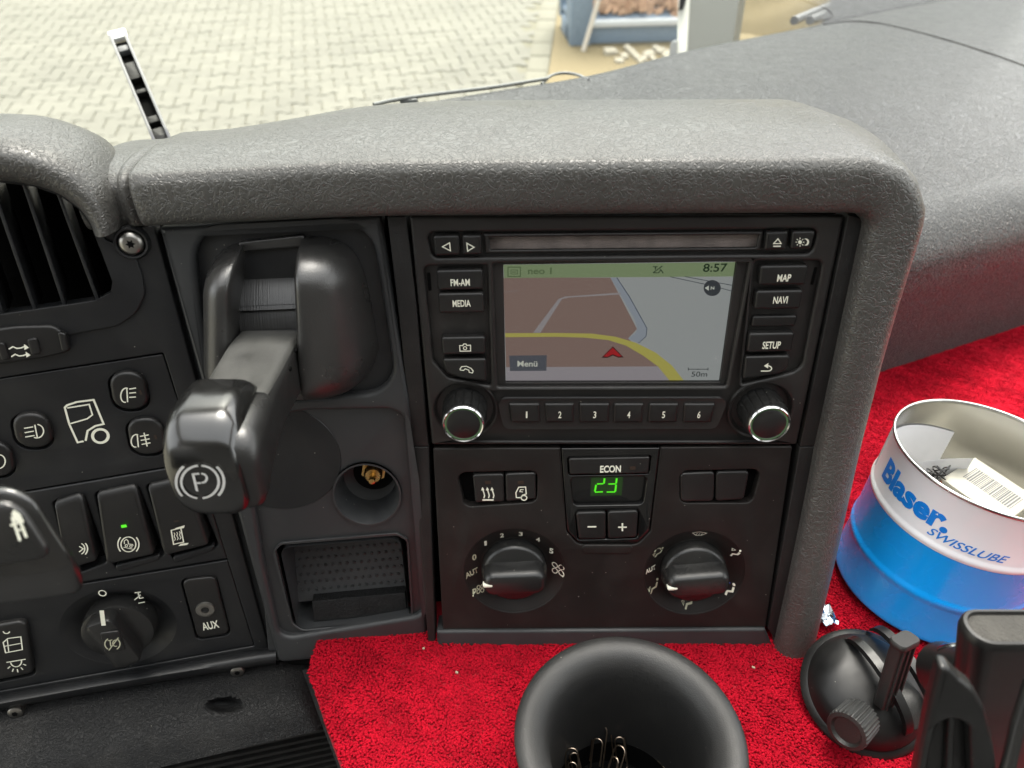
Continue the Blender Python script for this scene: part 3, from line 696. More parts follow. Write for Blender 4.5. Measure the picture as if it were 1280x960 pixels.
left = [('FM-AM', [(545, 338), (603, 337), (604.5, 362), (547, 363.5)], ((563.5, 357.5), (587.5, 357), 8.3)),
        ('MEDIA', [(547, 367), (604.5, 366), (606, 391), (549, 392)], ((566, 383.5), (588.5, 383), 8)),
        ('', [(551, 422), (606.5, 421), (607.5, 443), (553, 444)], None),
        ('', [(552.5, 449), (607.5, 448.5), (608.5, 477.5), (577, 473.5), (557, 467)], None)]
for n, q, t in left:
    k = key(R, 'key', q, r=[.0014] * 4 if len(q) == 4 else [.0014, .0012, .0014, .004, .004])
    if t: R.text(n, M['ink'], t[0], t[1], t[2], w=kw, parent=k, bold=.02)
    elif q[0][1] < 430:
        R.sym('symbol', M['ink'], [([(574.5, 432), (578.5, 432), (579.5, 430), (582.5, 430), (583.5, 431.8), (588, 431.5), (588.3, 438.8), (575, 439)], 1.2, True), (arcpx(581.3, 435.2, 2, 2, 0, 360, 12)[:-1], 1.1, True)], w=kw, parent=k)
    else:
        R.sym('symbol', M['ink'], [([(575, 461.5), (577, 458.3), (583, 457.8), (589, 460.5), (591.5, 463.8), (590.5, 466.3), (586.5, 465.2), (586, 462.7), (581.5, 461), (579.5, 463), (575.5, 462.5)], 1.2, True)], w=kw, parent=k)
right = [('MAP', [(951, 332.5), (1011, 331.5), (1007, 356.5), (948.5, 357.5)], ((971, 352), (988, 351.5), 8.5)),
         ('NAVI', [(946, 364), (1005, 362.5), (1000, 386.5), (942.5, 387.5)], ((966, 379.5), (984, 379), 8.3)),
         ('blank', [(941.5, 395.5), (997.5, 394.5), (994, 408.5), (938.5, 409.5)], None),
         ('SETUP', [(937, 417), (994, 416), (989.5, 440), (933.5, 441)], ((952.5, 436), (975, 435.5), 8.5)),
         ('', [(932, 446), (988.5, 444.5), (985, 462), (973, 468), (928.5, 474.5)], None)]
for n, q, t in right:
    k = key(R, 'blank_key' if n == 'blank' else 'key', q, r=[.0014] * 4 if len(q) == 4 else [.0012, .0016, .004, .003, .001], w1=.0016 if n != 'blank' else -.0008)
    if t: R.text(n, M['ink'], t[0], t[1], t[2], w=kw, parent=k, bold=.02)
    elif n == '':
        R.sym('symbol', M['ink'], [([(951, 463.8), (960, 463.8)] + arcpx(960, 460.6, 4.5, 3.2, -90, 90, 8) + [(957, 457.4)], 1.5)], [[(954.8, 457.3), (960.5, 453.8), (960, 460.6)]], w=kw, parent=k)
R.plate('slot_mark', M['dark'], [(533.5, 341), (537.5, 341), (539.5, 363), (535.5, 363.5)], -.0034, -.0030, .0004, bev=.0001)
R.plate('slot_mark', M['dark'], [(1018.5, 334), (1022, 334), (1016.5, 356), (1013, 356)], -.0034, -.0030, .0004, bev=.0001)
for i, (a, b) in enumerate((((635.6, 674.5), (639, 676)), ((680.6, 717.6), (682.5, 718)), ((724, 762.4), (724.6, 761.6)), ((767.6, 805), (766.4, 803.4)), ((811.6, 849), (809.6, 845.8)), ((855.2, 895), (853.4, 889)))):
    k = key(R, 'key', [(a[0], 505), (a[1], 505), (b[1], 528.8), (b[0], 529)], r=.0010)
    cx = (a[0] + a[1] + b[0] + b[1]) / 4 + (2 if i == 0 else 0)
    R.text(str(i + 1), M['ink'], (cx - 1.0 - (i > 0) * .9, 522.5), (cx + 1.0 + (i > 0) * .9, 522.5), 8, w=kw, parent=k, bold=.015)
def rknob(cu):
    n = 72; rings = []
    def flute(r, w, amp): return [Vector((cu.x + (r - amp * max(0, math.cos(16 * t)) ** 6) * math.cos(t), cu.y + (r - amp * max(0, math.cos(16 * t)) ** 6) * math.sin(t), w)) for t in [2 * math.pi * j / 160 for j in range(160)]]
    kb = R.local('knob', M['dial'], loft([flute(.0121, -.0034, .0006), flute(.0119, .004, .0006), flute(.0114, .0105, .0005), flute(.0110, .0118, .0003)], False, True), ang=50)
    c3 = (cu.x, cu.y, 0)
    R.local('knob_ring', M['chrome'], lathe([(.0110, .0112), (.0112, .0126), (.0109, .0140), (.0102, .0146), (.0096, .0142), (.0094, .0132)], 64, c3), parent=kb)
    R.local('glow_ring', M['glow'], lathe([(.0095, .0136), (.0086, .0134)], 64, c3), parent=kb)
    R.local('knob_cap', M['key'], lathe([(.0087, .0130), (.0086, .0139), (.0078, .0144), (0, .0147)], 64, c3, False, False), parent=kb)
M['glow'] = mat('ring glow', (.05, .07, .05), .3, emit=((.35, .75, .25), .10 * 2 ** -EXPOSURE))
for cu in (kl, kr):
    R.local('knob_well', M['radio'], lathe([(.0160, -.0012), (.0148, -.0034), (.0122, -.0050), (0, -.0050)], 56, (cu.x, cu.y, 0)))
    rknob(cu)
# the lit map picture
SW = -.0072
S_ = R.plate('screen', light('screen grey', (172, 172, 177)), [(628, 330), (922.5, 326), (901, 479.5), (631, 480)], SW - .003, SW, .0003, bev=.0001)
def spx(x, y): return (620 + x / 4, 320 + y / 4)
def sp(name, rgb, poly, lv, strokes=()):
    R.sym(name, light(name, rgb), [([spx(*p) for p in s[0]],) + s[1:] for s in strokes], [[spx(*p) for p in poly]] if poly else [], w=SW + .00008 * lv, parent=S_)
sp('land', (146, 120, 116), [(37, 108), (572, 108), (705, 365), (660, 412), (810, 552), (50, 556)], 1)
sp('river', (158, 162, 178), [(572, 108), (604, 108), (668, 205), (755, 362), (750, 402), (712, 436), (660, 412), (700, 382), (706, 360), (690, 310)], 2)
sp('header', (140, 154, 120), [(37, 44), (1206, 30), (1198, 102), (40, 110)], 2)
sp('street', (165, 155, 162), [(185, 384), (222, 384), (330, 215), (360, 208), (625, 192), (622, 183), (345, 203), (312, 215)], 3)
sp('street_end', (150, 130, 130), [(42, 178), (112, 170), (112, 176), (42, 183)], 3)
sp('river_edge', (70, 78, 100), None, 4, [([(604, 108), (668, 205), (755, 362), (750, 402), (712, 436)], .9)])
sp('footer', (166, 156, 166), [(50, 556), (812, 552), (880, 632), (50, 634)], 3)
q0 = [(45, 386), (300, 385), (480, 388), (600, 404), (700, 434), (800, 484), (880, 548), (946, 632)]
q1 = [(875, 632), (810, 552), (735, 498), (650, 448), (560, 420), (440, 408), (300, 404), (46, 406)]
sp('main_road', (192, 180, 98), q0 + q1, 5)
sp('rail_line', (48, 56, 70), None, 3, [([(872, 104), (1040, 140), (1176, 174)], .8), ([(945, 103), (1188, 148)], .8)])
sp('compass', (66, 68, 76), [(1081 + 43 * math.cos(a), 160 + 40 * math.sin(a)) for a in [2 * math.pi * j / 28 for j in range(28)]], 5)
sp('compass_arrow', (215, 215, 210), [(1044, 160), (1064, 147), (1064, 174)], 6)
R.text('N', light('compass letter', (215, 215, 210)), spx(1073, 168), spx(1091, 167), 3.6, w=SW + .0006, parent=S_, bold=.03)
sp('position_arrow_edge', (40, 22, 26), [(584, 452), (638, 507), (612, 508), (584, 497), (558, 509), (528, 508)], 6)
sp('position_arrow', (185, 36, 44), [(584, 458), (629, 502), (610, 503), (584, 491), (558, 504), (537, 503)], 7)
sp('menu_button', (92, 92, 104), [(66, 498), (254, 496), (252, 574), (70, 575)], 6)
R.text('Menü', light('menu lettering', (215, 212, 206)), spx(107, 552), spx(207, 552), 6.8, w=SW + .0007, parent=S_, bold=.02)
ikd = light('map lettering', (52, 56, 60))
R.text('50m', ikd, spx(976, 603), spx(1055, 603), 6.2, w=SW + .0006, parent=S_, bold=.004)
sp('scale_bar', (52, 56, 60), None, 6, [([(962, 558), (962, 572)], .9), ([(962, 566), (1060, 566)], .9), ([(1060, 558), (1060, 572)], .9), ([(1010, 563), (1010, 569)], .9)])
R.text('8:57', light('clock lettering', (30, 50, 34)), spx(1034, 79), spx(1153, 77), 9.8, w=SW + .0006, parent=S_, bold=.012)
hd = light('header lettering', (100, 116, 84))
R.text('neo 1', hd, spx(160, 90), spx(278, 90), 8, w=SW + .0006, parent=S_, bold=.02)
sp('media_icon', (100, 116, 84), None, 5, [([(60, 56), (122, 56), (122, 102), (60, 102)], 1.4, True), ([(75, 70), (108, 70), (108, 90), (75, 90)], 1.0, True), ([(80, 80), (103, 80)], 1.2)])
sp('traffic_icon', (32, 52, 38), None, 5, [([(785, 54), (808, 54)], 1.2), ([(797, 54), (797, 68)], 1.2), ([(785, 84), (832, 50)], 1.2), ([(812, 86), (824, 68), (836, 86)], 1.2), ([(790, 84), (810, 84)], 1.0)])
R.plate('screen_cover', M['cover'] if 'cover' in M else glass, [(628, 329), (923, 325), (902, 480), (631, 481)], SW + .0014, SW + .0022, .0003, bev=.0001)

# ------------------------------------------------------------------ climate panel
K = Thing('climate_panel', 'black heater panel with two round dials and a green lit number', 'climate control', FC.at(760, 670))
mod = [(701, 557.5), (825, 557.5), (813, 664), (797, 680), (722, 680), (708, 664)]
bl, br = ([(571, 591), (672, 588.5), (671, 628), (581, 634)], .0045), ([(850, 589), (952, 586.5), (940, 629), (850, 629)], .0045)
d1, d2 = K.fr.uv(643, 715), K.fr.uv(868, 717)
K.plate('faceplate', M['clim'], [(541, 560.5), (700.5, 560.2), (708, 664), (722, 681), (797, 681), (813.5, 664), (826, 559.4), (991, 558), (957, 785), (553.5, 788)], -.012, 0, [.0012, .0004, .005, .006, .006, .005, .0004, .0012, .0012, .0012], [bl, br, circ(d1, .0292), circ(d2, .0292)], .0009, res=3)
K.plate('button_floor', M['dark'], [(562, 580), (962, 580), (956, 640), (566, 640)], -.0085, -.006, .001)
K.plate('thumb_recess', M['clim'], [(725, 681.5), (793, 681.5), (788, 693), (730, 693)], -.001, .0009, .003, bev=.0009)
for q, sy in (([(590.5, 593.5), (629.5, 592.5), (630.5, 627.5), (594, 628.5)], 1), ([(631.5, 592.5), (669.5, 591), (670, 624), (632.5, 627.5)], 2),
              ([(850.5, 592), (893.5, 590), (892.5, 627), (851, 627.5)], 0), ([(895.5, 590), (937, 589), (930, 624.5), (894.5, 627)], 0)):
    k = K.plate('button' if sy else 'blank_button', M['key'], q, -.009, .0004, .0016 if sy else .0022, bev=.0012, res=3); kw = .0006
    if sy: K.sym('lamp', M['lamp'], [], [[(q[0][0] + 15.5, 601), (q[0][0] + 23, 600.7), (q[0][0] + 23.2, 605), (q[0][0] + 16, 605.2)]], w=kw, parent=k)
    if sy == 1:
        st = [([(603.5 + 5.8 * j, 612), (605 + 5.8 * j, 616.5), (605.8 + 5.8 * j, 619.5), (604.8 + 5.8 * j, 622.8)], 1.5) for j in range(3)]
        K.sym('symbol', M['ink'], st + [([(603, 625), (617, 625)], 2)], [[(601.3 + 5.8 * j, 613), (603.2 + 5.8 * j, 608.8), (605.6 + 5.8 * j, 612.6)] for j in range(3)], w=kw, parent=k)
    if sy == 2:
        K.sym('symbol', M['ink'], [([(650.5, 622), (645.5, 622), (644.8, 616), (648.5, 609), (657, 608.7), (657.8, 617.5), (653, 619), (651, 622)], 1.4, True), (arcpx(655, 622.3, 3.5, 3, 0, 360, 16)[:-1], 1.5, True), ([(654.5, 612), (650.5, 612.2), (649.8, 614.5), (653.5, 615)], 1.1)], w=kw, parent=k)
# centre module in gloss black
K.plate('display_module', M['gloss'], [(701.5, 560.6), (825, 560), (812, 664), (797, 679), (723, 679), (709, 664)], -.012, -.0004, [.0005, .0005, .005, .006, .006, .005], [([(709.5, 572), (814, 570), (811.5, 592.5), (711, 594.5)], .0012), ([(713, 597), (809, 595.5), (804, 631), (717, 632.5)], .003), ([(719, 640), (799, 637.5), (797, 673), (722, 675)], .002)], .0008)
k = K.plate('button', M['key'], [(711, 573.5), (812.5, 571.5), (810.5, 592), (712.5, 593.5)], -.009, .0010, .0010, bev=.0009, res=3)
K.text('ECON', M['ink'], (750, 590.5), (776, 590), 8, w=.0012, parent=k, bold=.03)
K.sym('lamp', M['lamp'], [], [[(787, 583), (794.5, 582.7), (794.5, 587), (787, 587.2)]], w=.0012, parent=k)
dsp = K.plate('display', M['gloss'], [(712, 596), (810, 594), (805, 632), (716, 634)], -.009, -.0030, .001, bev=.0003)
dw = -.0028
K.sym('display_window', mat('display window', (.004, .01, .004), .15, emit=(srgb(22, 48, 10), 2 ** -EXPOSURE)), [], [[(739, 597), (779, 596), (777, 619), (738, 620)]], w=dw, parent=dsp)
g_ = light('green digit', (78, 225, 20), 1.15)
z = lambda x, y: (690 + x / 7.387, 560 + y / 7.385)
K.sym('digit', g_, [([z(485, 280), z(480, 328)], 2.3), ([z(415, 332), z(474, 330)], 1.8), ([z(407, 340), z(396, 402)], 2.3), ([z(396, 408), z(470, 404)], 1.8)], w=dw + .0001, parent=dsp)
K.sym('digit', g_, [([z(598, 280), z(592, 328)], 2.3), ([z(520, 333), z(588, 331)], 1.8), ([z(592, 338), z(584, 402)], 2.3), ([z(505, 407), z(585, 405)], 1.8)], w=dw + .0001, parent=dsp)
for q, pl_ in (([(720, 641), (757.5, 640), (757.5, 674), (723.5, 674.5)], 0), ([(759.5, 640), (798, 638.5), (796, 672), (760, 674)], 1)):
    k = K.plate('button', M['key'], q, -.009, .0012, .0018, bev=.0012, res=3)
    cx, cy = (740, 658.5) if not pl_ else (778, 659)
    K.sym('symbol', M['ink'], [([(cx - 5.5, cy), (cx + 5.5, cy)], 2)] + ([([(cx, cy - 5), (cx, cy + 5)], 2)] if pl_ else []), w=.0014, parent=k)
def dial(d, ang, prt):
    c3 = (d.x, d.y, 0)
    K.local('dish', M['clim'], lathe([(.0294, -.0006), (.0286, -.0010), (.0215, -.0055), (.0200, -.0062), (0, -.0062)], 72, c3), parent=None)
    kb = K.local('dial', M['dial'], lathe([(.0192, -.0062), (.0192, -.0004), (.0187, .0016), (.0172, .0028), (0, .0032)], 72, c3))
    a = math.radians(ang); X = Vector((math.cos(a), math.sin(a), 0)); Y = Vector((-X.y, X.x, 0))
    rings = []
    for w_, hx, hy in ((.001, .0186, .0098), (.005, .0184, .0088), (.0085, .0181, .0080), (.0110, .0172, .0070), (.0124, .0158, .0058), (.0129, .0142, .0044)):
        rings.append(rrect((d.x, d.y, w_), X, Y, hx, hy, hy * .75, 5))
    K.local('dial_grip', M['dial'], loft(rings), parent=kb, ang=60)
    K.local('pointer', M['ink'], box(Vector((d.x, d.y, .0105)) + X * .0152 - Y * .0005, X * .0030, Y * .0011, (0, 0, .0026), .0008), parent=kb)
dial(d1, 183, None); dial(d2, 186, None)
DW = .0004
def conform(o):                        # lay a print on the conical dish round the nearer dial
    for v in o.data.vertices:
        d = min(((Vector((v.co.x, v.co.y)) - q).length for q in (d1, d2)))
        v.co.z = (-.0010 - .0045 * max(0, min(1, (.0286 - d) / .0071)) if d < .0286 else .0) + .0003
# marks of the fan dial stand on the dish rim
def dm(px, py, body, wd, h, bold=.03, slope=0): conform(K.text(body, M['inkdim'] if px < 600 else M['ink'], (px - wd / 2, py + h / 2 + slope / 2), (px + wd / 2, py + h / 2 - slope / 2), h, w=-.0030, bold=bold))
for ch, x, y in (('0', 593, 696.5), ('1', 607, 679.5), ('2', 627.5, 670), ('3', 651, 668), ('4', 672.5, 675), ('5', 689, 688.5)): dm(x, y, ch, 5.0 if ch != '1' else 3, 7.6)
dm(590.5, 715.5, 'AUT', 15, 6, .03, 2.5)
dm(593.5, 737.5, 'P', 5, 7)
def fan(cx, cy, r, m):
    conform(K.sym('fan_symbol', m, [(arcpx(cx + sx * r * .55, cy + sy * r * .5, r * .48, r * .40, 0, 360, 12, 35 * sx * sy)[:-1], 1.0, True) for sx in (-1, 1) for sy in (-1, 1)], w=-.0030))
fan(697.5, 710.5, 7, M['ink']); fan(600.5, 736, 4.2, M['inkdim'])
dm(813.5, 711.5, 'AUT', 14, 5.6, .03, 2)
def seat(x, y, m, flip=1, up=True, down=True, s=1.0, wind=False):
    st = [([(x - 6 * s, y + 6.5 * s), (x - 3.5 * s, y + 2 * s), (x + 2.5 * s, y + 1 * s), (x + 4.5 * s, y - 4 * s)], 2.4 * s)]
    fl = [arcpx(x + 5 * s, y - 7 * s, 1.7 * s, 1.7 * s, 0, 345, 10)]
    if down: st.append(([(x - 10 * s, y - 1 * s), (x - 6.5 * s, y - 1.8 * s), (x - 8.2 * s, y + 3 * s)], .9, True))
    if up: st.append(([(x - 5 * s, y - 7.5 * s), (x - 5 * s, y - 3.5 * s), (x - .5 * s, y - 5.8 * s)], .9, True))
    if wind: st.append((arcpx(x - 3 * s, y - 6.2 * s, 4.2, 2.6, 200, -20, 8), 1.5))
    conform(K.sym('air_symbol', m, st, fl, w=-.0030))
seat(824, 691, M['inkdim'], up=False, wind=True, s=.85)
seat(818, 733, M['inkdim'], up=False, s=.9)
seat(862, 753.5, M['inkdim'], s=.95)
seat(912, 736, M['ink'], up=False, s=.95)
seat(919, 690.5, M['ink'], down=False, s=.85)
conform(K.sym('windscreen_symbol', M['ink'], [([(865, 664.5), (868.5, 663.3), (873.5, 662.6), (878.5, 663.3), (882.5, 664.5), (876.5, 670), (870.5, 670)], 1.1, True)] + [([(870 + 3.2 * j, 669), (871.2 + 3.2 * j, 665.5)], 1.0) for j in range(3)], w=-.0030))
conform(K.sym('blue_mark', mat('blue print', (.03, .06, .5), .5), [], [[(908, 726.5), (913.5, 729), (908.5, 730.5)]], w=-.0030))

# ------------------------------------------------------------------ parking brake console
B = Thing('parking_brake_console', 'black console with a brake lever, a round socket and a small open tray', 'brake console', FB.at(370, 550))
ring_h = ([(238, 290), (464, 279), (496, 490), (266, 508)], .0155)
rec_h = ([(318, 525), (385, 514), (486, 512), (505, 520), (518, 600), (530, 770), (350, 800), (328, 700), (312, 600)], [.004, .004, .010, .010, .02, .008, .008, .01, .01])
B.plate('fascia', M['cons'], [(198, 285), (477, 269.5), (511, 500), (536, 812), (348, 829.5)], -.012, 0, [.001, .001, .001, .004, .004], [ring_h, rec_h], .0026, res=4)
B.plate('backing', M['dark'], [(190, 285), (480, 268), (540, 815), (340, 835)], -.060, -.056, .002)
B.plate('side_skirt', M['cons'], [(194, 288), (470, 274), (530, 808), (342, 829)], -.030, -.0125, .003, [([(250, 300), (455, 290), (500, 500), (522, 770), (352, 795), (320, 620), (285, 500)], .004)], .001)
sk = B.disc(459, 618, .0185, ry=.0205, w=-.004)
tray_h = ([(343, 690), (352, 681), (495, 669), (508, 676), (514, 768), (505, 776), (378, 788), (366, 780)], [.004, .004, .004, .005, .005, .004, .006, .006])
B.plate('recess_floor', M['cons'], [(306, 505), (514, 498), (540, 805), (335, 815)], -.012, -.0045, .002, [sk, tray_h], .0012, res=3)
B.plate('tray_lip', M['cons'], [(341, 688), (350, 679), (497, 667), (511, 675), (517, 770), (507, 779), (377, 791), (363, 782)], -.006, -.0030, [.004, .004, .004, .005, .005, .004, .006, .006], [tray_h], .0012, res=3)
cc = B.fr.uv(347, 579)
B.local('blank_disc', M['fascia'], lathe([(.0330, -.0046), (.0326, -.0041), (.0, -.0040)], 64, (cc.x, cc.y, 0)))
# tray: sloping dimpled floor, ledge and side walls
tq = B.px([(350, 684), (500, 672), (512, 772), (372, 786)], -.004)
def tp(s, t, w): a = tq[0].lerp(tq[1], s); b = tq[3].lerp(tq[2], s); p = a.lerp(b, t); return Vector((p.x, p.y, w))
V, Q = [], []
def quad(a, b, c, d):
    global V, Q
    V, Q = join([(V, Q), ([a, b, c, d], [[0, 1, 2, 3]])])
wall = arc_round(tq, .006, 5); wl = [[Vector((p.x, p.y, w_)) for p in wall] for w_ in (-.0035, -.034)]
B.local('tray', M['cons'], loft(wl, False, True))
n_, m_ = 1, 1
fl = [[tp(s, t, -.036 + .024 * max(0, t) ** 1.2) for s in np.linspace(-.2, 1.12, 14)] for t in np.linspace(-.4, .84, 14)]
flo = B.local('tray_floor', M['cons'], loft(fl, False, False, False))
V, Q = [], []
for j in range(15):
    for i in range(18):
        s, t = -.12 + 1.2 * (i + .5 + .5 * (j % 2)) / 18.6, -.28 + 1.06 * j / 14.6
        p = tp(s, t, -.036 + .024 * max(0, t) ** 1.2 + .0001)
        V, Q = join([(V, Q), lathe([(.00115, -.0002), (.0009, .0005), (.0003, .0007)], 8, p, False, True)])
dm_ = B.local('tray_stud', M['cons'], (V, Q), parent=flo); dm_['kind'] = 'stuff'
B.local('tray_ledge', M['low'], loft([[tp(s, t, w_) for s in (.14, .5, .97)] for t, w_ in ((.78, -.020), (.785, -.012), (.80, -.011), (.985, -.008), (.99, -.012))], False, False, False))
# round socket with the brass fitting
p = B.fr.uv(459, 618, -.004)
def ell3(prof, n, cx, cy, k):
    V, Q = lathe(prof, n); return [Vector((v.x + cx, v.y * k + cy, v.z)) for v in V], Q
B.local('socket_well', M['cons'], ell3([(.0190, -.0030), (.0180, -.0030), (.0168, -.006), (.0160, -.013), (.0150, -.022), (.0, -.028)], 48, p.x, p.y, 1.10))
B.local('socket_bore', M['dark'], ell3([(.0118, -.0195), (0, -.0185)], 40, p.x + .003, p.y + .0045, 1.0))
bt = Vector((p.x + .0035, p.y + .0085, -.019))
nut = B.local('brass_nut', M['brass'], loft([[bt + Vector((.0074 * math.cos(math.pi / 3 * j + .3), .0074 * math.sin(math.pi / 3 * j + .3), w_)) for j in range(6)] for w_ in (0, .0045)]))
B.local('brass_pin', M['brass'], lathe([(.0052, .004), (.0052, .0085), (.0042, .0098), (.0020, .0098), (.0017, .0155), (.0, .0160)], 24, bt), parent=nut)
# lever housing: recessed ring floor, two bulging cheeks, slot with a drum
B.plate('ring_floor', M['fascia'], [(236, 282), (480, 270), (496, 505), (262, 515)], -.0125, -.0055, .002, bev=.0006)
def cheek(name, cols, hmax, label=None):
    """cols: list of (top px, bottom px, height factor, end roundness) from slot edge outward"""
    rows = []
    for (x0, y0), (x1, y1), hf in cols:
        r = []
        for t in np.linspace(0, 1, 26):
            e = min(t, 1 - t) * 2; k_ = 1 - (1 - min(1, e / .50)) ** 2.6
            w_ = -.0045 + hmax * hf * max(0, k_) ** .75
            uvp = B.fr.uv(x0 + (x1 - x0) * t, y0 + (y1 - y0) * t, 0)
            r.append(Vector((uvp.x, uvp.y, w_)))
        rows.append(r)
    cr = [[rows[i][j] for i in range(len(rows))] for j in range(26)]
    cr = [spl(r, 30) for r in cr]
    wallr = [[Vector((r[0].x, r[0].y, -.030)), ] + r for r in cr]
    B.local(name, M['hous'], loft(wallr, False, False, False), ang=55)
M['hous'] = mat('lever housing', (.020, .0195, .0188), .31, spec=.75, grain=('fine', 1700, .00012), dust=.12, wear=.06)
cheek('left_cheek', [((303, 305), (298, 498), .90), ((299, 306), (293, 498), 1.03), ((287, 309), (283, 495), 1.06), ((274, 316), (272, 488), .95), ((263, 330), (264, 474), .66), ((254, 350), (257, 456), 0.0)], .025)
cheek('right_cheek', [((376, 298), (384, 498), .90), ((381, 298), (391, 498), 1.03), ((400, 299), (412, 496), 1.02), ((420, 303), (436, 490), .88), ((437, 314), (455, 477), .60), ((449, 332), (466, 460), .30), ((458, 356), (473, 440), 0)], .027)
# drum inside the slot (axis across), with a step
def drum(name, y0, y1, r, c0, m, px0=303, px1=381):
    a, b = B.fr.uv(px0, 400, 0), B.fr.uv(px1, 400, 0)
    rows = []
    for t in np.linspace(y0, y1, 24):
        yy, ww = c0[0] + r * math.sin(t), c0[1] + r * math.cos(t)
        rows.append([Vector((a.x - .001, yy, ww)), Vector((b.x + .001, yy, ww))])
    return B.local(name, m, loft(rows, False, False, False))
cy_ = B.fr.uv(340, 430, 0).y
drum('slot_drum', -1.0, .55, .040, (cy_, -.036), M['drum'])
drum('slot_drum_rear', .45, 1.5, .044, (cy_, -.036), M['drum'])
drum('slot_step', .50, .56, .0445, (cy_, -.036), M['drum'])
B.plate('slot_hood', M['hous'], [(298, 303), (380, 294), (380, 308), (299, 315)], -.02, -.002, .001, bev=.0008)
B.plate('slot_foot', M['hous'], [(296, 486), (386, 484), (386, 500), (300, 503)], -.02, .004, .001, bev=.0008)
# the lever
def lsec(y, zt, zb, xl, xr, r, tilt=0.0):
    c_ = Vector(((xl + xr) / 2, y, (zt + zb) / 2)); X = Vector((1, 0, 0)); H = Vector((0, tilt, 1))
    return rrect(c_, X, H, (xr - xl) / 2, (zt - zb) / 2, r, 6)
# shaft: y, z top, z bottom, x left, x right
sh = [(.325, -.186, -.215, -.132, -.102, .004), (.305, -.1795, -.2085, -.1325, -.1015, .0045), (.285, -.1765, -.2040, -.1325, -.1010, .0048), (.262, -.1765, -.2010, -.1320, -.1005, .0050), (.244, -.1755, -.2000, -.1315, -.1000, .0050), (.236, -.1745, -.2020, -.131, -.0995, .007), (.222, -.1745, -.2060, -.1305, -.0990, .008), (.2165, -.1755, -.2090, -.130, -.0985, .008), (.2125, -.1790, -.2105, -.128, -.0992, .008), (.2105, -.1830, -.2080, -.126, -.1010, .007)]
B.cab('lever_shaft', M['shaft'], loft([lsec(*s_) for s_ in sh]), ang=60)
for hx, hy in ((371, 438), (363, 461)):
    B.cab('pin_hole', M['dark'], lathe([(.0, .0003), (.0011, .0003), (.0012, -.001)], 12, P(hx, hy, -.1006 / ray(hx, hy).x * -1 if False else (-.1004) / ray(hx, hy).x), ax=(Vector((0, 1, 0)), Vector((0, 0, 1)), Vector((1, 0, 0)))))
def cr_(rows, n):
    rows = [list(r) for r in rows]; m2 = len(rows[0]); cols = [spl([r[i] for r in rows], n) for i in range(m2)]
    return [[cols[i][k_] for i in range(m2)] for k_ in range(n)]
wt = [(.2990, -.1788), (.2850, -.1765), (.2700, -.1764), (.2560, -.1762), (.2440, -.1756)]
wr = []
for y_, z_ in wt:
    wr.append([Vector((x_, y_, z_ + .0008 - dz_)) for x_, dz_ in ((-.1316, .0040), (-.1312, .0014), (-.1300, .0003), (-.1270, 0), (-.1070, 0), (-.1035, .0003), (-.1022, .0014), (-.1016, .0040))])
B.cab('worn_skylit_cover', M['worn_skylit'], loft(cr_(wr, 16), True, True), ang=60)  # worn top slab, paler than the shaft: its colour carries sky light too
def ksec(y, zt, zb, xl, xr, r, tl): return lsec(y, zt, zb, xl, xr, r, tl)
ks = [(.2500, -.1715, -.1850, -0.1330, -.1080, .0060, -.35), (.2480, -.1690, -.1900, -0.1348, -.1068, .0075, -.30), (.2400, -.1672, -.1990, -0.1355, -.1060, .0085, -.22), (.2300, -.1672, -.2050, -0.1360, -.1056, .0090, -.12), (.2210, -.1690, -.2100, -0.1360, -.1050, .0095, -.06), (.2150, -.1725, -.2130, -0.1358, -.1050, .0100, -.02), (.2110, -.1765, -.2125, -0.1352, -.1050, .0105, 0), (.2085, -.1810, -.2095, -0.1336, -.1058, .0105, 0), (.2075, -.1850, -.2060, -.1312, -.1072, .0095, 0)]
kb = B.cab('lever_knob', M['knobtop'], loft(cr_([ksec(*s_) for s_ in ks], 28)), ang=70)
B.fr = Fr((-.116, .2073, -.1955), (1, 0, 0), (0, 0, 1))
B.sym('parking_symbol', M['ink2'], [(arcpx(250, 602.5, 23.5, 20.5, 96, 262, 14), 3.2), (arcpx(250, 602.5, 23.5, 20.5, -82, 86, 14), 3.2), (arcpx(250, 602.5, 30, 26.5, 133, 222, 10), 3.4), (arcpx(250, 602.5, 30, 26.5, -40, 46, 10), 3.4),
     ([(241, 592), (246.5, 614)], 3.4), ([(241.5, 592.8), (249, 592)], 3), ([(251.5, 592)] + arcpx(252.5, 597.8, 6, 5.6, 80, -95, 8), 3), ([(251, 603.6), (245.5, 604)], 3)], w=.0003, parent=kb) if 'ink2' in M else None
B.fr = B.rfr
# ------------------------------------------------------------------ gear stalk, lower left, close to the lens
ST = Thing('steering_stalk', 'glossy black column stalk with a pale arrow symbol at the left edge of the picture', 'stalk lever', Fr(P(40, 690, .225), udir(10), vdir(18, 10)))
def stk(w_, x0, x1, y0, y1, r):
    a = ST.fr.uv(x0, y1, 0); b = ST.fr.uv(x1, y0, 0); q = arc_round([(a.x, a.y), (b.x, a.y), (b.x, b.y), (a.x, b.y)], r, 6)
    sk_ = .30                                                             # the stalk leans: shift sideways with height
    return [Vector((p.x - (p.y - a.y) * sk_ , p.y, w_)) for p in q]
ss = [(-.030, -110, 26, 650, 806, .008), (-.018, -110, 46, 630, 798, .008), (-.008, -110, 66, 610, 786, .008), (-.003, -108, 74, 602, 762, .008), (0.0, -104, 74, 602, 744, .0075), (.0012, -98, 70, 607, 732, .007)]
ST.local('body', M['knobtop'], loft(cr_([stk(*s_) for s_ in ss], 22)), ang=60)
fp = [(-.0005, -92, 52, 618, 712, .005), (.0024, -92, 52, 618, 712, .005), (.0031, -89, 49, 621, 709, .004)]
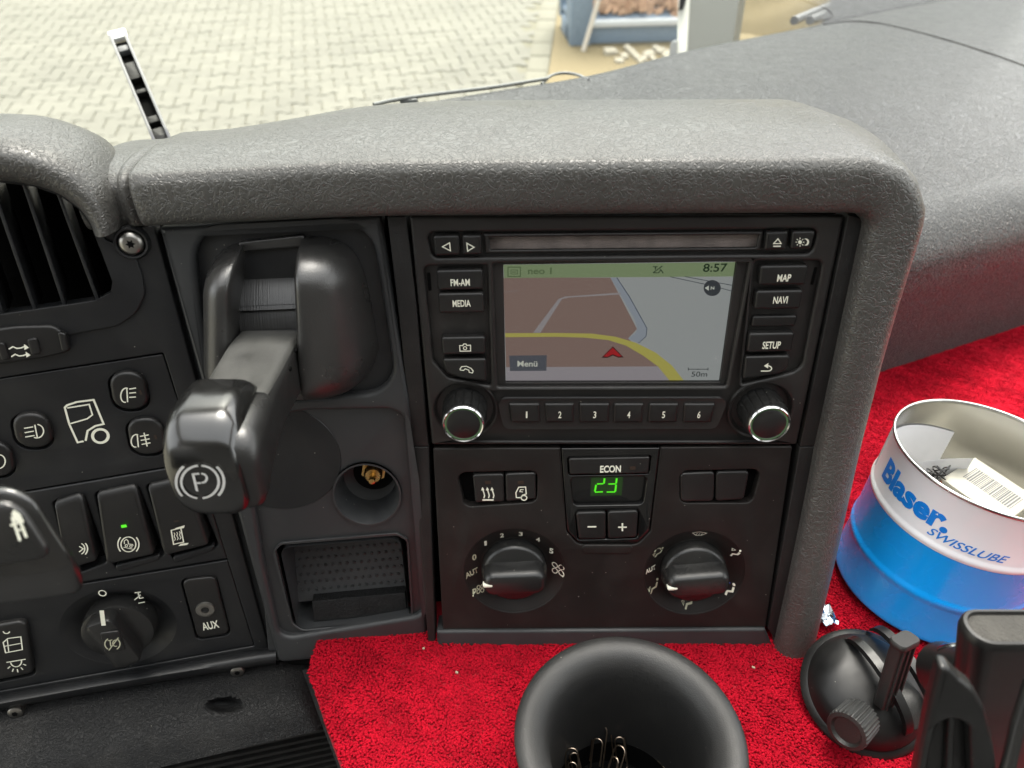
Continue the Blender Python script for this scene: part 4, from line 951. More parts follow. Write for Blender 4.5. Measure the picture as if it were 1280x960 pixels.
face = ST.local('face_plate', M['shaft'], loft([stk(*s_) for s_ in fp]), ang=50)
ST.sym('symbol', M['ink'], [([(15, 646), (25, 676)], 3.5), ([(22, 643.5), (33, 672)], 3.5), ([(13, 657), (30, 651)], 3), ([(20, 664), (31, 660)], 2.5)], [[(14, 642), (17.5, 637), (25, 642), (30, 652), (20, 652)]], w=.0034, parent=face)

# ------------------------------------------------------------------ carpeted shelf
cup_c = cabplane(787, 921, -.338); cup_c.z = SHZ
hole_r = .043
edge_px = [(385, 838), (404, 896), (432, 968), (520, 1190), (1700, 1190), (1900, 100)]
pe = [cabplane(x, y, SHZ) for x, y in edge_px]
poly = [FS.loc(p).to_2d() for p in pe] + [FS.loc(S0 + sd * .9 + sn * .05).to_2d(), FS.loc(pe[0] + Vector((.012, .22, 0))).to_2d()]
poly = [Vector((p.x, p.y)) for p in poly]
hc = FS.loc(cup_c)
sh_o = bpy.data.objects.new('shelf', plate_mesh([poly, circ((hc.x, hc.y), hole_r, 64)], -.03, 0, .002)); COL.objects.link(sh_o)
sh_o.matrix_world = M_CAB @ FS.M(); sh_o['kind'] = 'structure'
shm = mat('carpet backing', (.315, .003, .013), .95); sh_o.data.materials.append(shm)
def inpoly(X, Y, pg):
    ins = np.zeros(X.shape, bool); n = len(pg)
    for i in range(n):
        x0, y0 = pg[i]; x1, y1 = pg[(i + 1) % n]
        c_ = ((y0 > Y) != (y1 > Y)) & (X < (x1 - x0) * (Y - y0) / (y1 - y0 + 1e-12) + x0); ins ^= c_
    return ins
def carpet():
    st = .0012
    gx, gy = np.meshgrid(np.arange(-.35, .95, st), np.arange(-.30, .75, st)); X = gx.ravel(); Y = gy.ravel(); n = len(X)
    rng = np.random.default_rng(3)
    X = X + rng.uniform(-.0007, .0007, n); Y = Y + rng.uniform(-.0007, .0007, n)
    cx, cy, cz = X + FS.O.x, Y + FS.O.y, np.full(n, SHZ)
    dp = cy * C35 - cz * S35; u = cy * S35 + cz * C35; px = 640 + F * cx / dp; py = 480 - F * u / dp
    keep = (dp > .1) & (px > 340) & (px < 1720) & (py > 380) & (py < 1040) & inpoly(X, Y, poly) & ((X - hc.x) ** 2 + (Y - hc.y) ** 2 > (hole_r + .0015) ** 2)
    keep &= ~((px < 945) & (py < 790)) & ~((px < 1085) & (py < 470))
    X, Y = X[keep], Y[keep]; n = len(X)
    # clumps: pull tufts together and lean them by a smooth field
    a = np.sin(X * 520 + 1.7 * np.sin(Y * 410)) + np.sin(Y * 610 + 1.3 * np.sin(X * 370)); b = np.cos(X * 450 - 1.1 * np.sin(Y * 530)) + np.cos(Y * 480 + X * 200)
    low = np.sin(X * 60 + 2 * np.sin(Y * 38)) * np.cos(Y * 52 + X * 31)
    lx = .0005 * a + rng.normal(0, .0004, n) + .0014 * low; ly = .0005 * b + rng.normal(0, .0004, n) - .0010 + .0008 * np.sin(X * 44 - Y * 29)
    h = (.0030 + .0002 * a + .0004 * low + rng.normal(0, .0002, n)).clip(.002, .006)
    r0 = rng.uniform(.0010, .0014, n); ph = rng.uniform(0, 6.28, n)
    V = np.zeros((n, 7, 3), np.float32)
    for k in range(3):
        t = ph + k * 2.0944
        V[:, k] = np.stack([X + r0 * np.cos(t), Y + r0 * np.sin(t), np.full(n, .0)], 1)
        V[:, 3 + k] = np.stack([X + lx * .55 + r0 * .95 * np.cos(t + .4), Y + ly * .55 + r0 * .95 * np.sin(t + .4), h * .80], 1)
    V[:, 6] = np.stack([X + lx, Y + ly, h], 1)
    V[:, :, 2] -= .0011
    fq = np.array([[0, 1, 4, 3], [1, 2, 5, 4], [2, 0, 3, 5]]); ft = np.array([[3, 4, 6], [4, 5, 6], [5, 3, 6]])
    base = np.arange(n)[:, None, None] * 7
    q = (fq[None] + base).reshape(-1, 4); t = (ft[None] + base).reshape(-1, 3)
    me = bpy.data.meshes.new('carpet'); me.vertices.add(n * 7); me.vertices.foreach_set('co', V.ravel())
    loops = np.concatenate([q.ravel(), t.ravel()]).astype(np.int32); me.loops.add(len(loops)); me.loops.foreach_set('vertex_index', loops)
    npol = len(q) + len(t); ls_ = np.concatenate([np.arange(len(q)) * 4, len(q) * 4 + np.arange(len(t)) * 3]).astype(np.int32)
    me.polygons.add(npol); me.polygons.foreach_set('loop_start', ls_)
    me.update(calc_edges=True); me.validate(); me.shade_smooth()
    return me
cm = mat('red carpet', (.315, .003, .013), .9, spec=.10, var=.22)
cp = bpy.data.objects.new('carpet_pile', carpet()); COL.objects.link(cp); cp.matrix_world = M_CAB @ FS.M(); cp['kind'] = 'stuff'
cp.data.materials.append(cm)
# crumbs in the pile
rng = random.Random(5)
crm = mat('crumb', (.34, .27, .19), .8)
V, Q = [], []
for k in range(22):
    px, py = rng.uniform(400, 1270), rng.uniform(500, 950)
    p = FS.loc(cabplane(px, py, SHZ + .003))
    if (p.x - hc.x) ** 2 + (p.y - hc.y) ** 2 < .062 ** 2: continue
    s_ = rng.uniform(.0003, .0006); a = rng.uniform(0, 3)
    X_ = Vector((math.cos(a), math.sin(a), .3)) * s_ * rng.uniform(1, 2); Y_ = Vector((-math.sin(a), math.cos(a), 0)) * s_
    V, Q = join([(V, Q), box((p.x, p.y, .0026), X_, Y_, (0, 0, s_ * .7))])
cr0 = bpy.data.objects.new('crumbs', mesh(V, Q)); COL.objects.link(cr0); cr0.matrix_world = M_CAB @ FS.M(); cr0['kind'] = 'stuff'; cr0.data.materials.append(crm)
# scrap of foil by the console foot
fo = Thing('foil_scrap', 'crumpled scrap of shiny foil on red carpet beside the grey console leg', 'foil scrap', Fr(cabplane(1030, 772, SHZ + .004), (1, 0, 0), (0, 1, 0)))
V, Q = [], []
NN = 7
for j in range(NN):
    for i in range(NN):
        V.append(Vector(((i / 6 - .5) * .011 + rng.uniform(-.0012, .0012), (j / 6 - .5) * .016 + rng.uniform(-.0012, .0012), .003 + rng.uniform(-.0022, .0026))))
for j in range(NN - 1):
    for i in range(NN - 1): Q.append([j * NN + i, j * NN + i + 1, (j + 1) * NN + i + 1, (j + 1) * NN + i])
fo.local('foil_sheet', M['foil'], (V, Q), ang=5)

# ------------------------------------------------------------------ cup with paper clips
CU = Thing('cup_holder', 'wide flared black rubber cup standing in red carpet below the heater panel', 'cup', Fr((cup_c.x, cup_c.y, SHZ), (1, 0, 0), (0, 1, 0)))
zr = .046
CU.local('bowl', M['rubber'], lathe([(.040, -.02), (.0405, .010), (.043, .024), (.0480, .036), (.0530, .0425), (.0552, .0450), (.0556, .0462), (.0550, .0475), (.0532, .0489), (.0500, .0494), (.0455, .0484), (.0418, .0455), (.0395, .0408), (.0382, .034), (.0374, .02), (.0366, -.005), (.0355, -.024)], 96), ang=70)
CU.local('cup_bottom', M['dark'], lathe([(.0355, -.024), (.0352, -.036), (.034, -.042), (.0, -.044)], 64))  # same rubber in near black: the shadow deep in the cup as colour
def clip(px, py, z0, ang, tilt, s, lab):
    o = cabplane(px, py, SHZ + z0); a = math.radians(ang)
    f = Fr(o, (math.cos(a), math.sin(a), 0), (-math.sin(a) * math.sin(tilt), math.cos(a) * math.sin(tilt), math.cos(tilt)))
    t = Thing('paper_clip', lab, 'paper clip', f, 'paper clips in the black cup')
    L_, wd = .030 * s, .0038 * s
    def arc(cx, cy, r, a0, a1): return [(cx + r * math.cos(math.radians(a0 + (a1 - a0) * k / 8)), cy + r * math.sin(math.radians(a0 + (a1 - a0) * k / 8))) for k in range(9)]
    pts = [(-wd, .006)] + arc(0, L_ - wd, wd, 180, 0) + arc(wd * .1, wd, wd * .9, 0, -180) + [(-wd * .8, L_ * .5)] + arc(-wd * .12, L_ - wd * 2.4, wd * .68, 180, 0) + [(wd * .56, .008)]
    t.local('wire', M['wire'], tube([Vector((x, y, .0002 * k)) for k, (x, y) in enumerate(pts)], .00046, 6), ang=80)
clip(776, 962, -.036, 12, .55, .95, 'largest paper clip upright at the right of the group in the cup')
clip(744, 965, -.036, -12, .50, 1.0, 'plain paper clip in the middle of the group in the cup')
clip(722, 975, -.036, 25, .60, .80, 'paper clip leaning at the left of the group in the cup')
clip(716, 990, -.036, 5, .50, .90, 'paper clip partly below the picture edge at the left in the cup')
clip(760, 985, -.036, -30, .65, .85, 'paper clip between two taller ones at the lower picture edge')

# ------------------------------------------------------------------ blue and white tin
ca_ = Vector((.2705, .3185, SHZ))
TR_, TH = .0552, .109
LEAN = math.radians(4.2)
TN = Thing('tin_can', 'small blue and white metal drum with lettering used as a pencil pot', 'tin can', Fr(ca_ + Vector((.001, 0, .002)), (math.cos(LEAN), 0, -math.sin(LEAN)), (0, 1, 0)))
TN.local('blue_body', M['canblue'], lathe([(.0, .001), (.0530, .001), (.0540, .0015), (.0544, .003), (.0538, .0048), (.0536, .029), (.0538, .0305), (.0544, .0320), (.0547, .0338), (.0544, .0356), (.0538, .0371), (.0536, .0385), (.0536, .0672), (.0539, .0684)], 96), ang=70)
TN.local('white_band', M['canwhite'], lathe([(.0539, .0684), (.0544, .0696), (.0546, .0708), (.0543, .0722), (.0538, .0734), (.0536, .0745), (.0536, .1068), (.0538, .1074)], 96), ang=70)
TN.local('rim', M['tin'], lathe([(.0537, .1072), (.0543, .1075), (.0546, .1082), (.0545, .1090), (.0541, .1095), (.0535, .1095), (.0531, .1090), (.0529, .1082), (.0528, .1070)], 96), ang=70)
TN.local('inner_wall', M['tin'], lathe([(.0528, .1072), (.0527, .080), (.0527, .004), (.0, .003)], 96), ang=60)
def cantext(body, a0, a1, zb, capz, bold, shear, r=.0538, m='canlogo'):
    me = text_mesh(body, bold, shear); bm = bmesh.new(); bm.from_mesh(me)
    bmesh.ops.subdivide_edges(bm, edges=[e for e in bm.edges if e.calc_length() > .12], cuts=3); bmesh.ops.triangulate(bm, faces=bm.faces); bm.to_mesh(me); bm.free()
    xs = [v.co.x for v in me.vertices]; x0, x1 = min(xs), max(xs)
    for v in me.vertices:
        a = math.radians(a0 + (a1 - a0) * (v.co.x - x0) / (x1 - x0)); v.co = (r * math.cos(a), r * math.sin(a), zb + v.co.y / CAPH * capz)
    mk('lettering', me, M[m], TN.root)
view = math.degrees(math.atan2(-ca_.y, -ca_.x))
cantext('Blaser.', view - 58, view - 3, .0828, .0135, .045, 0)
cantext('SWISSLUBE', view - 12, view + 32, .0763, .0053, .012, .35)
# vertical weld seam
aa = math.radians(view - 78)
TN.local('weld_seam', M['canwhite'], tube([Vector((.0536 * math.cos(aa), .0536 * math.sin(aa), z_)) for z_ in (.0755, .09, .106)], .0006, 6))
# contents
def leaf(th, name, m, pts, thick=.0003):
    a, b, c_, d = [Vector(p) for p in pts]; n = (b - a).cross(d - a).normalized() * thick
    return th.cab(name, m, loft([[a, b, c_, d], [a + n, b + n, c_ + n, d + n]]))
def pz(px, py, z): return cabplane(px, py, SHZ + z)
pp = Thing('paper_sheet', 'white paper sheet with a pointed corner leaning inside the metal tin', 'paper', Fr(pz(1160, 600, .075), (1, 0, 0), (0, 1, 0)))
rows = []
for t in np.linspace(0, 1, 8):
    a = pz(1118 + 98 * t, 585 - 12 * t - 4 * math.sin(math.pi * t), .091 + .006 * t); b = pz(1130 + 62 * t, 640 - 20 * t, .050 + .004 * t)
    rows.append([a, a.lerp(b, .5) + Vector((0, .001, 0)), b])
V, Q = loft(rows, False, False, False); V2 = [v + Vector((.0002, -.0003, 0)) for v in V]
o2 = len(V); Q = Q + [[i + o2 for i in q[::-1]] for q in Q]
pp.cab('sheet', M['paper'], (V + V2, Q), fix=False)
p2_ = Thing('paper_sheet', 'white paper curled against the back inner wall of the tin', 'paper', TN.rfr)
rows = []
for a in np.linspace(76, 152, 16):
    t = math.radians(a); f_ = (a - 76) / 76
    rows.append([Vector((.0522 * math.cos(t), .0522 * math.sin(t), .030)), Vector((.0522 * math.cos(t), .0522 * math.sin(t), .086 + .012 * f_ - .0 * f_))])
V, Q = loft(rows, False, False, False); V2 = [Vector((v.x * .993, v.y * .993, v.z)) for v in V]; o2 = len(V); Q = Q + [[i + o2 for i in q[::-1]] for q in Q]
p2_.local('sheet', M['paper'], (V + V2, Q), fix=False)
cz = .083
A_, B_, C_ = pz(1177, 598, cz + .002), pz(1234, 601, cz + .002), pz(1226, 634, cz - .002)
X_ = (B_ - A_); Y_ = (C_ - A_); Y_ = Y_ - X_ * (Y_.dot(X_) / X_.dot(X_)) * .0
ex = (pz(1224, 631, cz) - A_); ey = (pz(1233, 600, cz + .002) - A_); nn = ex.cross(ey).normalized()
if nn.z < 0: nn = -nn
ey = (ey - ex * ey.dot(ex) / ex.dot(ex)).normalized() * .034; ex = ex.normalized() * .040
cb_ = Thing('carton', 'small cream carton with a barcode lying tilted in the metal tin', 'carton', Fr(A_, ex, ey))
bx, by = ex.length, ey.length
cbody = cb_.local('box_body', M['card'], box((bx / 2, by / 2, -.011), (bx / 2, 0, 0), (0, by / 2, 0), (0, 0, .011), .0006))
V, Q = [], []
xk = .006
for k in range(26):
    wd = rng.choice((.0004, .0006, .0010)); V, Q = join([(V, Q), ([(xk, .012, .0001), (xk + wd, .012, .0001), (xk + wd, .026, .0001), (xk, .026, .0001)], [[0, 1, 2, 3]])]); xk += wd + rng.choice((.0003, .0005, .0007))
cb_.local('barcode', mat('barcode ink', (.10, .10, .10), .6), (V, Q), parent=cbody, fix=False)
V, Q = [], []
for k in range(5):
    V, Q = join([(V, Q), ([(.005, .0285 + .001 * k, .0001), (.027 - .003 * (k % 2), .0285 + .001 * k, .0001), (.027 - .003 * (k % 2), .0289 + .001 * k, .0001), (.005, .0289 + .001 * k, .0001)], [[0, 1, 2, 3]])])
cb_.local('small_print', mat('small print', (.35, .35, .33), .6), (V, Q), parent=cbody, fix=False)
cb_.local('yellow_patch', M['cardyel'], ([(bx + .0001, .002, -.004), (bx + .0001, .018, -.004), (bx + .0001, .018, -.011), (bx + .0001, .002, -.011)], [[0, 1, 2, 3]]), parent=cbody, fix=False)
cb_.local('brown_patch', M['cardred'], ([(.0002, -.0001, -.001), (.008, -.0001, -.012), (.010, -.0001, -.021), (.0002, -.0001, -.021)], [[0, 1, 2, 3]]), parent=cbody, fix=False)
wi = Thing('wire_tangle', 'tangle of thin black wire in the tin beside the carton', 'wire', Fr(pz(1158, 606, .086), (1, 0, 0), (0, 1, 0)))
pts = []
for k in range(46):
    t = k / 45; pts.append(Vector((-.012 + .026 * t + .004 * math.sin(k * 1.9), .000 + .008 * t + .003 * math.cos(k * 2.3), .004 * math.sin(k * 1.3) + .004)))
wi.local('strand', M['plast'], tube(spl(pts, 180), .00045, 5), ang=80)
fill = Thing('odds_and_ends', 'pale crumpled paper scraps filling the metal tin under the carton', 'paper scraps', TN.rfr)
V, Q = [], []
for j in range(12):
    for i in range(25):
        r_ = .0515 * j / 11; a = 2 * math.pi * i / 24; V.append(Vector((r_ * math.cos(a), r_ * math.sin(a), .058 + (rng.uniform(-.006, .006) if 0 < i < 24 else 0))))
for j in range(11):
    for i in range(24): Q.append([j * 25 + i, j * 25 + i + 1, (j + 1) * 25 + i + 1, (j + 1) * 25 + i])
fill.local('scraps', M['card'], (V, Q), ang=15)

# ------------------------------------------------------------------ suction cup mount
sc0 = cabplane(1076, 876, SHZ + .004)
SM = Thing('suction_mount', 'black suction cup mount with a ribbed clamp lever lying on red carpet', 'suction mount', Fr(sc0, udir(20), vdir(0, 20).cross(udir(20)) * -1 if False else Vector((-math.sin(math.radians(20)), math.cos(math.radians(20)), 0))))
SM.fr = SM.rfr
nx = Vector((-.22, -.30, 1)).normalized(); ux = Vector((1, 0, 0)) - nx * nx.x; ux.normalize(); uy = nx.cross(ux)
ax3 = (ux, uy, nx)
o3 = (0, 0, .010)
SM.local('suction_pad', M['plast'], lathe([(0, -.004), (.0335, -.003), (.0345, -.0015), (.0335, 0), (.0310, .0012)], 64, o3, ax=ax3), ang=60)
SM.local('dome', M['gloss2'], lathe([(.0310, .0010), (.0300, .0035), (.0275, .0075), (.023, .0110), (.016, .0135), (.008, .0145), (0, .0147)], 64, o3, ax=ax3), ang=70)
def sp3(a, b, c_): return Vector(o3) + ux * a + uy * b + nx * c_
for off in (.004, .0205):                                                # two arched cheeks that carry the lever
    rows = []
    for t in np.linspace(0, math.pi, 22):
        yy = -.027 * math.cos(t); zz = .003 + .0235 * math.sin(t) ** .7
        rows.append([sp3(off - .0022, yy, max(0, zz - .005)), sp3(off - .0022, yy, zz), sp3(off + .0022, yy, zz), sp3(off + .0022, yy, max(0, zz - .005))])
    SM.local('bracket', M['plast'], loft(rows, True, True), ang=35)
SM.local('bracket_saddle', M['mattb'], loft([[sp3(.006 + .0125 * s_, yy, .010 + .0065 * math.sin(math.pi * (yy + .026) / .026)) for yy in np.linspace(-.026, -.004, 9)] for s_ in np.linspace(0, 1, 5)], False, False, False))
la, lb = sp3(.0115, .002, .012), None
l1 = SM.fr.loc(P(1107, 878, .382)); l2 = SM.fr.loc(P(1130, 804, .366))
ld = (l2 - l1).normalized(); lx = Vector((1, .15, 0)); lx = (lx - ld * lx.dot(ld)).normalized(); lz = lx.cross(ld)
lv = SM.local('clamp_lever', M['mattb'], loft([rrect(l1 + (l2 - l1) * t, lx, lz, .0064 + .0004 * t, .0030, .0012, 3) for t in (0, .5, 1)]))
for k in (-1, 0, 1):
    SM.local('lever_rib', M['mattb'], box((l1 + l2) / 2 + lx * .0042 * k - lz * .0032, lx * .0005, ld * ((l2 - l1).length / 2), lz * .0008), parent=lv)
    SM.local('lever_rib', M['mattb'], box((l1 + l2) / 2 + lx * .0042 * k + lz * .0032, lx * .0005, ld * ((l2 - l1).length / 2), lz * .0008), parent=lv)
SM.local('lever_tip', M['mattb'], loft([rrect(l2 + ld * t, lx, lz, .0075 * s_, .0046 * s_, .0030 * s_, 5) for t, s_ in ((-.001, .9), (0, 1), (.0022, 1), (.003, .92))]), parent=lv)
kc = SM.fr.loc(P(1066, 906, .374)); ka = (Vector((-1, -.35, .25))).normalized(); kx = ka.orthogonal().normalized(); ky = ka.cross(kx)
n = 112
def kring(t, r, amp): return [kc + ka * t + (kx * math.cos(2 * math.pi * j / n) + ky * math.sin(2 * math.pi * j / n)) * (r - (amp if j % 4 >= 2 else 0)) for j in range(n)]
SM.local('knurled_knob', M['mattb'], loft([kring(-.009, .0100, .0008), kring(.006, .0106, .0008), kring(.0075, .0100, .0), kring(.0078, .0080, 0), kring(.0062, .0068, 0)]), ang=30)
tb = SM.fr.loc(cabplane(1083, 806, SHZ + .012))
SM.local('pull_tab', M['mattb'], loft([rrect(tb + Vector((0, -.016 + .010 * k_, 0)), (1, 0, 0), (0, 0, 1), wd, .0008, .0006, 2) for k_, wd in ((0, .004), (.6, .0035), (.9, .0055), (1.3, .0075), (1.7, .0078), (2.0, .0055), (2.1, .002))]))

# ------------------------------------------------------------------ phone holder, close to the lens
PH = Thing('phone_holder', 'black plastic phone holder with an oval top and a curved clamp at the right edge', 'phone holder', Fr(P(1250, 775, .255), (1, 0, 0), (0, 0, 1)))
PH.fr = CAB
t0 = P(1207, 783, .262); t1 = P(1330, 775, .262)
zt = t0.z
def hsec(z_, hw, hd, cx_, cy_, r): return rrect(Vector((cx_, cy_, z_)), (1, 0, 0), (0, 1, 0), hw, hd, r, 8)
hcx, hcy = t0.x + .040, t0.y - .000
hs = [(zt - .150, .036, .0075, hcx + .038, hcy, .0072), (zt - .06, .039, .0080, hcx + .0150, hcy, .0078), (zt - .004, .0405, .0082, hcx, hcy, .0080), (zt - .001, .0404, .0081, hcx, hcy, .0080), (zt, .0398, .0075, hcx, hcy, .0075), (zt + .0002, .0386, .0064, hcx, hcy, .0064), (zt - .0012, .0380, .0058, hcx, hcy, .0058)]
PH.cab('holder_body', M['plast'], loft([hsec(*h_) for h_ in hs]), ang=45)
PH.cab('top_pad', M['foamk'], loft([hsec(zt - .0012, .0380, .0058, hcx, hcy, .0058), hsec(zt - .0006, .0368, .0046, hcx, hcy, .0046)], True, True))
# edge rail along the body
PH.cab('edge_rail', M['plast'], tube([P(1290, 850, .250), P(1272, 905, .252), P(1256, 975, .254), P(1246, 1040, .256)], .0025, 10))
# curved clamp arm in front
ot = [(x + 16, y + 8) for x, y in ((1160, 828), (1172, 830), (1185, 843), (1202, 856), (1217, 882), (1226, 915), (1231, 950), (1232, 1010), (1120, 1010), (1134, 940), (1146, 880))]
cl = Fr(P(1180, 900, .243), udir(-8), vdir(4, -8)); PH.fr = cl
hl = ([(1168, 915), (1190, 896), (1212, 910), (1216, 1005), (1154, 1005)], .004)
PH.plate('clamp_arm', M['plast'], ot, -.007, 0, [.002, .002, .006, .01, .02, .02, .02, .002, .002, .02, .02], [hl], .0022, res=4)
PH.plate('clamp_back', M['plast'], [(1166, 890), (1216, 890), (1231, 1018), (1150, 1018)], -.009, -.006, .002)
PH.plate('clamp_web', M['plast'], [(1186, 898), (1194, 898), (1190, 1015), (1180, 1015)], -.008, -.002, .001)
PH.fr = CAB
PH.cab('ball_joint', M['chrome2'], lathe([(.0001, .0095), (.005, .0085), (.0085, .004), (.0095, 0), (.0085, -.004)], 32, P(1196, 832, .300)), ang=70)
PH.cab('joint_collar', M['plast'], tube([P(1180, 838, .31), P(1225, 850, .285)], .012, 24))

# ------------------------------------------------------------------ wipers and whatever stands at the windscreen
def outward(px, py, zc, off):          # a point just outside the glass
    p = cabplane(px, py, zc); return p + Vector((-.15, 1, 0)).normalized() * off
WA = Thing('windscreen_wiper', 'dark slotted wiper arm standing up beyond the windscreen above the seam', 'windscreen wiper', CAB)
wa0, wa1 = P(212, 196, .615), P(151, 52, .66); wd = (wa1 - wa0).normalized(); wx = (Vector((1, .2, 0)) - wd * wd.x).normalized(); wx = (wx - wd * wx.dot(wd)).normalized(); wz = wx.cross(wd)
if wz.y > 0: wz = -wz
def wl_(t): return wa0 + (wa1 - wa0) * t
L_ = (wa1 - wa0).length / 2; mid = wl_(.5)
M['arm'] = mat('arm grey', (.16, .16, .17), .5)
for sgn in (-1, 1): WA.cab('side_wall', M['arm'], box(mid + wx * .0062 * sgn + wz * .004, wx * .0012, wd * L_, wz * .0055, .0004))
WA.cab('channel_floor', M['dark'], box(mid - wz * .002, wx * .006, wd * L_, wz * .001))
WA.cab('end_tab', M['canwhite'], box(wl_(1.05), wx * .0078, wd * .0055, wz * .003, .001))
for t, h in ((.90, .018), (.70, .055), (.52, .012), (.28, .020), (.14, .05)):
    WA.cab('channel_block', M['arm'] if t in (.25, .9) else M['trim'], box(wl_(t) + wz * .002, wx * .0048, wd * L_ * h * 2.6, wz * .003, .0006))
WP = Thing('windscreen_wiper', 'thin dark wiper blade lying along the foot of the windscreen', 'windscreen wiper', CAB)
M['wipr'] = mat('wiper grey', (.16, .165, .17), .45)
def wpt(px, py, lift=0): p = cabplane(px, py, WZ + lift) ; return p
bl_ = spl([wpt(470, 140), wpt(505, 132.5), wpt(560, 125), wpt(620, 117.5), wpt(690, 106)], 30)
WP.cab('blade', M['wipr'], tube([p + Vector((-.004, .014, .0030)) for p in bl_], .0018, 8))
WP.cab('arm', M['wipr'], tube([p + Vector((0, .02, -.010)) for p in spl([wpt(480, 136), wpt(540, 130), wpt(600, 122)], 20)], .004, 8))
WP.cab('clip', M['wipr'], box(wpt(509, 131) + Vector((0, .015, -.003)), (.008, .002, 0), (0, .004, 0), (0, 0, .005), .001))
hs_ = Thing('washer_hose', 'thin dark hose arched over the foot of the windscreen', 'hose', CAB)
hs_.cab('hose', M['wipr'], tube(spl([cabplane(678, 111, WZ) + Vector((0, .02, 0)), cabplane(690, 100, WZ) + Vector((0, .02, 0)), cabplane(706, 96.5, WZ) + Vector((0, .02, 0)), cabplane(724, 99, WZ) + Vector((0, .02, 0)), cabplane(738, 106, WZ) + Vector((0, .02, 0))], 30), .0016, 8))
W2 = Thing('windscreen_wiper', 'pale grey jointed wiper lying along the far right foot of the windscreen', 'windscreen wiper', CAB)
for pts_, r_ in (([(1000, 36), (1050, 14), (1082, 4), (1110, 1)], .006), ([(1020, 36), (1060, 19), (1100, 9), (1112, 3)], .006), ([(1085, 20), (1120, 8), (1200, -6), (1290, -18)], .008), ([(1100, 10), (1160, 2), (1240, -8)], .010)):
    W2.cab('link', M['arm'], tube([p + Vector((0, .03, .006)) for p in spl([cabplane(x, y, WZ) for x, y in pts_], 16)], r_, 8))
W2.cab('hinge', M['wipr'], box(cabplane(1112, 4, WZ) + Vector((0, .03, .008)), (.022, 0, 0), (0, .01, 0), (0, 0, .014), .003))
# grey upright panel at the windscreen edge
GP = Thing('mirror_housing', 'wide grey upright housing standing beyond the windscreen right of the container', 'mirror housing', CAB)
def upr(px, py, d): return P(px, py, d)
M['greyp'] = mat('grey housing', (.13, .133, .125), .55)
M['palep'] = mat('pale edge', (.58, .58, .54), .5)
d_ = 1.75
q = [upr(858, 80, d_), upr(912, 80, d_), upr(934, -70, d_), upr(866, -70, d_)]; bk = Vector((.05, .12, 0))
GP.cab('housing', M['greyp'], loft([q, [p + bk for p in q]]))
q2 = [upr(846, 80, d_ - .005), upr(857.5, 80, d_ - .005), upr(865.5, -70, d_ - .005), upr(849, -70, d_ - .005)]
GP.cab('side_strip', M['palep'], loft([q2, [p + bk for p in q2]]))
q3 = [upr(848, 14, d_ - .02), upr(853, 12, d_ - .02), upr(858, -4, d_ - .02), upr(850, -6, d_ - .02)]
GP.cab('hinge', M['dark'], loft([q3, [p + bk * .1 for p in q3]]))
q3 = [upr(836, 72, d_ - .02), upr(845, 70, d_ - .02), upr(845, 52, d_ - .02), upr(838, 54, d_ - .02)]
GP.cab('bracket', M['wipr'], loft([q3, [p + bk * .3 for p in q3]]))

# ------------------------------------------------------------------ the yard
def wmk(name, vf, m, kind=None, parent=None, ang=40):
    return mk(name, mesh(vf[0], vf[1], ang), m, parent, kind=kind)
paver_m = mat('concrete paver', (.142, .138, .116), .8, var=.08)
pav2 = mat('sand joint', (.150, .142, .106), .9)
sand = mat('yellow sand', (.175, .140, .078), .9, var=.12)
g_ = wmk('ground', ([(-60, -40, -.009), (80, -40, -.009), (80, 120, -.009), (-60, 120, -.009)], [[0, 1, 2, 3]]), pav2, 'structure')
yard = bpy.data.objects.new('paved_yard', None); COL.objects.link(yard); yard['kind'] = 'structure'
PLn, PWd = .226, .172
ya = math.radians(13); yu, yv = Vector((math.cos(ya), math.sin(ya), 0)), Vector((-math.sin(ya), math.cos(ya), 0))
yo = ground(300, 80)
edgeA, edgeB = ground(640, 112), ground(657, 24)                          # right border of the paving
ed = (edgeB - edgeA).normalized()
def pav_mesh():
    a, b = PLn / 2 - .0035, PWd / 2 + .001; c_ = .020
    out = [(-a, -b - c_ + .004), (-a * .55, -b - c_ + .004), (-a * .36, -b + c_ + .004), (a * .36, -b + c_ + .004), (a * .55, -b - c_ + .004), (a, -b - c_ + .004), (a, b + c_ - .004), (a * .55, b + c_ - .004), (a * .36, b - c_ - .004), (-a * .36, b - c_ - .004), (-a * .55, b + c_ - .004), (-a, b + c_ - .004)]
    k_ = .972
    r0 = [Vector((x, y, -.05)) for x, y in out]; r1 = [Vector((x, y, -.006)) for x, y in out]; r2 = [Vector((x * k_, y * k_, 0)) for x, y in out]
    V, Q = loft([r0, r1, r2], False, True); return V, Q
_n = paver_m.node_tree.nodes; _l = paver_m.node_tree.links                # each paver its own tone, with stains across the yard
_oi = _n.new('ShaderNodeObjectInfo'); _g = _n.new('ShaderNodeNewGeometry'); _tx = _n.new('ShaderNodeTexNoise'); _tx.inputs['Scale'].default_value = .9; _tx.inputs['Detail'].default_value = 5
_l.new(_g.outputs['Position'], _tx.inputs['Vector'])
_v = _n.new('ShaderNodeMath'); _v.operation = 'MULTIPLY_ADD'; _l.new(_oi.outputs['Random'], _v.inputs[0]); _v.inputs[1].default_value = .16; _v.inputs[2].default_value = .74
_v2 = _n.new('ShaderNodeMath'); _v2.operation = 'MULTIPLY_ADD'; _l.new(_tx.outputs['Fac'], _v2.inputs[0]); _v2.inputs[1].default_value = .36; _l.new(_v.outputs[0], _v2.inputs[2])
_h = _n.new('ShaderNodeHueSaturation'); _b = _n['Principled BSDF']; _src = _b.inputs['Base Color'].links[0].from_socket
_l.new(_src, _h.inputs['Color']); _l.new(_v2.outputs[0], _h.inputs['Value']); _l.new(_h.outputs[0], _b.inputs['Base Color'])
